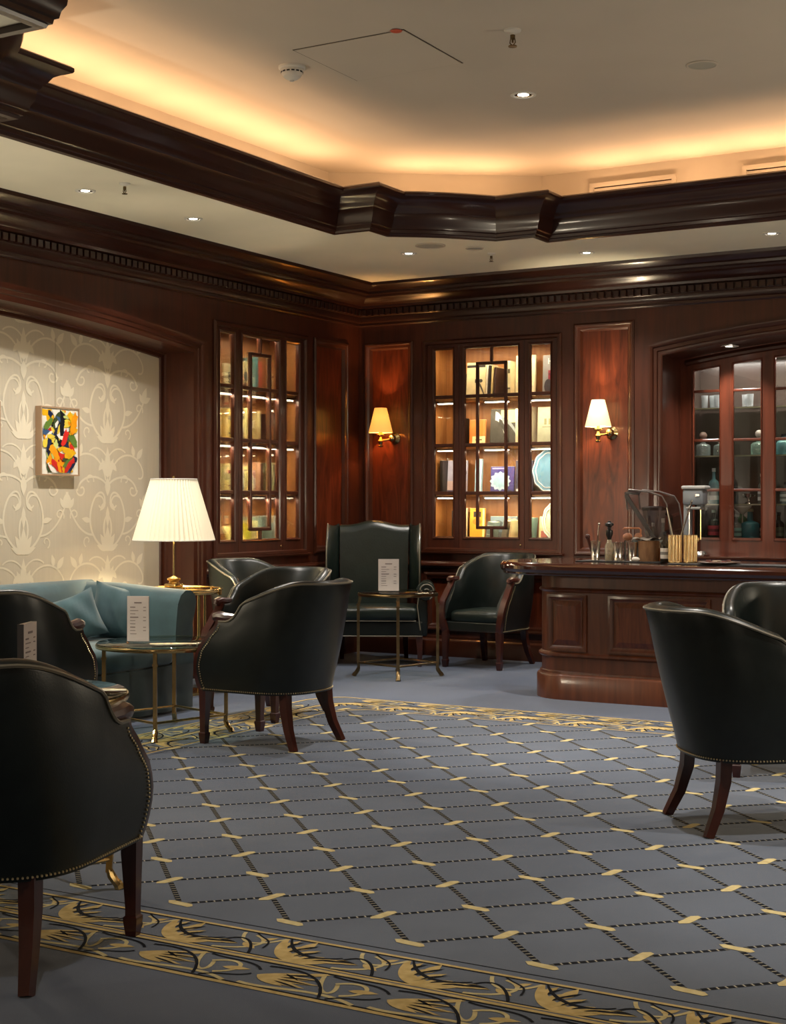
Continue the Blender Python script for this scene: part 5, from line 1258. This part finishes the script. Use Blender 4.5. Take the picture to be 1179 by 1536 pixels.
MB().sphere((0.045, 0.01, 0.168), 0.028, 14, 10, sc=(1, 1, 0.9)).build('cork_ball', cmat((190, 136, 106)), t, True)
MB().tube([(-0.062, 0, 0.215), (-0.055, 0, 0.225), (0.055, 0, 0.225), (0.066, 0, 0.215), (0.066, 0, 0.15)], 0.006, 8).build('copper_frame', cmat((206, 140, 104), 0.3), t, True)
t = tag(empty('cork_tub', (3.455, -1.83, M0)), 'carved cork tub with a folded cloth on top', 'tub')
MB().lathe([(0.066, 0), (0.072, 0.06), (0.074, 0.14), (0.066, 0.14), (0.062, 0.02), (0.0001, 0.02)], n=22).build('body', tan, t, True, 40)
cl = MB(); cl.grid(lambda u, v: ((u - 0.5) * 0.19, (v - 0.5) * 0.14, 0.142 + 0.012 * sin(9 * u + 4 * v) * sin(6 * v + 2 * u) + 0.012), 14, 10); cl.build('folded_cloth', cmat((120, 110, 96)), t, True)
t = tag(empty('spice_jar', (3.545, -1.80, M0)), 'small tan jar with a pale lid beside the cork tub', 'jar')
MB().lathe([(0.032, 0), (0.034, 0.09), (0.030, 0.095)], n=18).build('body', cmat((150, 92, 50)), t, True, 40)
MB().lathe([(0.036, 0.092), (0.036, 0.118), (0.030, 0.122), (0.0001, 0.122)], n=18).build('lid', cmat((206, 186, 160)), t, True, 40)
bottle(3.60, -1.91, M0, 0.032, 0.205, g_dk, 'dark bitters bottle with white label between the cork tub and the gold cups', neck=0.30, labelc=(226, 220, 210), group='bottles on the bar')
bottle(3.50, -1.67, BZ, 0.030, 0.30, g_cl, 'clear bottle with pale pourer in front of the plastic hood', labelc=None, capc=(200, 196, 190), group='bottles on the bar')
bottle(3.435, -1.69, BZ, 0.028, 0.27, g_cl, 'clear bottle left of the blender jug', capc=(190, 186, 180), group='bottles on the bar')
t = tag(empty('lime_wedge', (3.405, -1.95, M0)), 'pale crumpled napkin ball before the cork tub', 'napkin')
MB().sphere((0, 0, 0.016), 0.020, 10, 7, sc=(1.5, 1, 0.8)).build('ball', cmat((226, 220, 210)), t, True)
t.name = 'napkin_ball'
# gold fluted cups with straws
def fluted(x, y, lab):
    t = tag(empty('fluted_cup', (x, y, M0)), lab, 'cup', 'fluted gold cups')
    b = MB(); b.lathe([(0.036, 0), (0.036, 0.178), (0.032, 0.178), (0.031, 0.02), (0.0001, 0.02)], n=20)
    b.lathe([(0.0, 0), (0.046, 0), (0.046, 0.008), (0.038, 0.012)], n=20); b.build('core', gold_cup, t, True, 40)
    for k in range(12):
        a = 2 * pi * k / 12; MB().lathe([(0.0095, 0.008), (0.0095, 0.184), (0.0001, 0.186)], (0.038 * cos(a), 0.038 * sin(a), 0), 10).build('flute', gold_cup, t, True, 40)
fluted(3.685, -1.95, 'left fluted gold cup on the bar with metal straws')
fluted(3.785, -1.93, 'right fluted gold cup on the bar with metal straws')
t_ = tool('metal_straw', 3.70, -1.94, M0 + 0.02, 3.615, -1.91, M0 + 0.37, 0.006, chrome, 'metal straw leaning to the left in the gold cups', 'straw', group='metal straws')
t_ = tool('metal_straw', 3.675, -1.95, M0 + 0.02, 3.790, -1.91, M0 + 0.42, 0.006, chrome, 'metal straw leaning to the right in the gold cups', 'straw', group='metal straws')
t = tag(empty('garnish_dish', (4.02, -2.05, M0)), 'flat little dish of garnish scraps on the right bar mat', 'dish')
MB().lathe([(0.10, 0), (0.14, 0.012), (0.135, 0.016), (0.09, 0.006), (0.0001, 0.006)], n=24).build('dish', cmat((90, 70, 60), 0.3), t, True, 40)
rr = random.Random(4)
for k in range(9): MB().bevbox((rr.uniform(-0.08, 0.08), rr.uniform(-0.06, 0.06), 0.012 + 0.004 * (k % 3)), (0.03, 0.018, 0.010), 0.003).build('scrap', cmat((170, 150, 130) if k % 2 else (110, 60, 50)), t)

# blender under its open clear hood, on the back counter
CZ = 0.9255
def blender():
    t = tag(empty('blender', (3.405, -1.58, BZ + 0.0)), 'bar blender under an open clear sound hood', 'blender')
    MB().bevbox((0, 0, 0.075), (0.20, 0.20, 0.15), 0.015).build('base', black, t)
    MB().lathe([(0.06, 0.15), (0.065, 0.17), (0.085, 0.34), (0.088, 0.36), (0.084, 0.36), (0.06, 0.18), (0.0001, 0.17)], (0, 0, 0), 20).build('jug', cglass((205, 200, 200)), t, True, 40)
    MB().lathe([(0.088, 0.355), (0.088, 0.375), (0.05, 0.385), (0.0001, 0.385)], n=20).build('lid', black, t, True, 40)
    MB().tube([(0.085, 0, 0.33), (0.125, 0, 0.32), (0.125, 0, 0.22), (0.075, 0, 0.20)], 0.010, 8).build('handle', black, t, True)
    # hood: a tilted clear box open below, with a dark rim bar
    prof = [(-0.155, 0.36), (-0.165, 0.47), (-0.140, 0.50), (0.0, 0.485), (0.10, 0.455), (0.135, 0.40), (0.165, 0.20), (0.175, 0.05)]
    h = MB(); y0, y1 = -0.13, 0.13
    vs = [(x, y0, z) for x, z in prof] + [(x, y1, z) for x, z in prof]; n = len(prof)
    h.add(vs, [(i, i + 1, n + i + 1, n + i) for i in range(n - 1)])
    for o in (0, n): h.add([vs[o + i] for i in range(n)], [tuple(range(n))])
    h.build('hood', hoodglass, t)
    for y in (y0, y1): MB().tube([(x, y, z) for x, z in prof], 0.006, 6).build('hood_edge', cmat((120, 112, 110), 0.25), t, True)
    MB().tube([(-0.16, y0 - 0.008, 0.465), (-0.07, y0 - 0.008, 0.33), (0.05, y0 - 0.008, 0.16)], 0, sq=[(0.008, 0.013)] * 3).build('rim_bar', cmat((70, 66, 66), 0.3), t)
    MB().tube([(-0.165, y0, 0.475), (-0.165, y1, 0.475)], 0.010, 8).build('rim_bar', black, t, True)
blender()
for k, (x, y, lab) in enumerate(((3.27, -1.55, 'clear glass left of the blender base'), (3.33, -1.73, 'clear glass just before the blender base'), (3.56, -1.60, 'clear glass right of the blender base'), (3.48, -1.73, 'clear glass before the blender at right'))):
    t = tag(empty('tumbler', (x, y, CZ)), lab, 'glass', 'glasses around the blender'); t.location.z = BZ
    MB().lathe([(0.030, 0.0), (0.038, 0.15), (0.035, 0.15), (0.028, 0.015), (0.0001, 0.015)], n=18).build('body', tumblerglass, t, True, 40)
# spindle drink mixer
t = tag(empty('drink_mixer', (3.175, 0.02, CZ)), 'grey spindle drink mixer on the counter before the bottle cabinet', 'drink mixer')
MB().lathe([(0.115, 0), (0.118, 0.012), (0.10, 0.025), (0.085, 0.040), (0.0001, 0.045)], n=28).build('base', chrome, t, True, 40)
MB().bevbox((-0.065, 0.0, 0.29), (0.05, 0.10, 0.52), 0.015).build('column', greymetal, t, True, 40)
MB().bevbox((-0.005, 0.0, 0.475), (0.175, 0.13, 0.13), 0.02).build('motor_head', greymetal, t, True, 40)
MB().bevbox((0.0, 0.0, 0.552), (0.20, 0.15, 0.030), 0.012).build('head_cap', cmat((176, 176, 174), 0.3), t, True, 40)
MB().bevbox((0.035, -0.068, 0.49), (0.035, 0.006, 0.02), 0.002).build('badge', chrome, t)
MB().bevbox((0.0, -0.01, 0.385), (0.12, 0.12, 0.022), 0.010).build('cup_rest', cmat((150, 150, 146), 0.3), t, True, 40)
MB().lathe([(0.030, 0.395), (0.026, 0.415), (0.02, 0.42)], (0.04, 0, 0), 16).build('collar', greymetal, t, True)
MB().lathe([(0.006, 0.13), (0.006, 0.40)], (0.04, 0, 0), 10).sphere((0.015, 0, 0.13), 0.016, 10, 6, sc=(1, 1, 1.2)).build('spindle', brass, t, True)
MB().bevbox((-0.036, -0.052, 0.22), (0.012, 0.005, 0.36), 0.002).build('splash_plate', chrome, t)
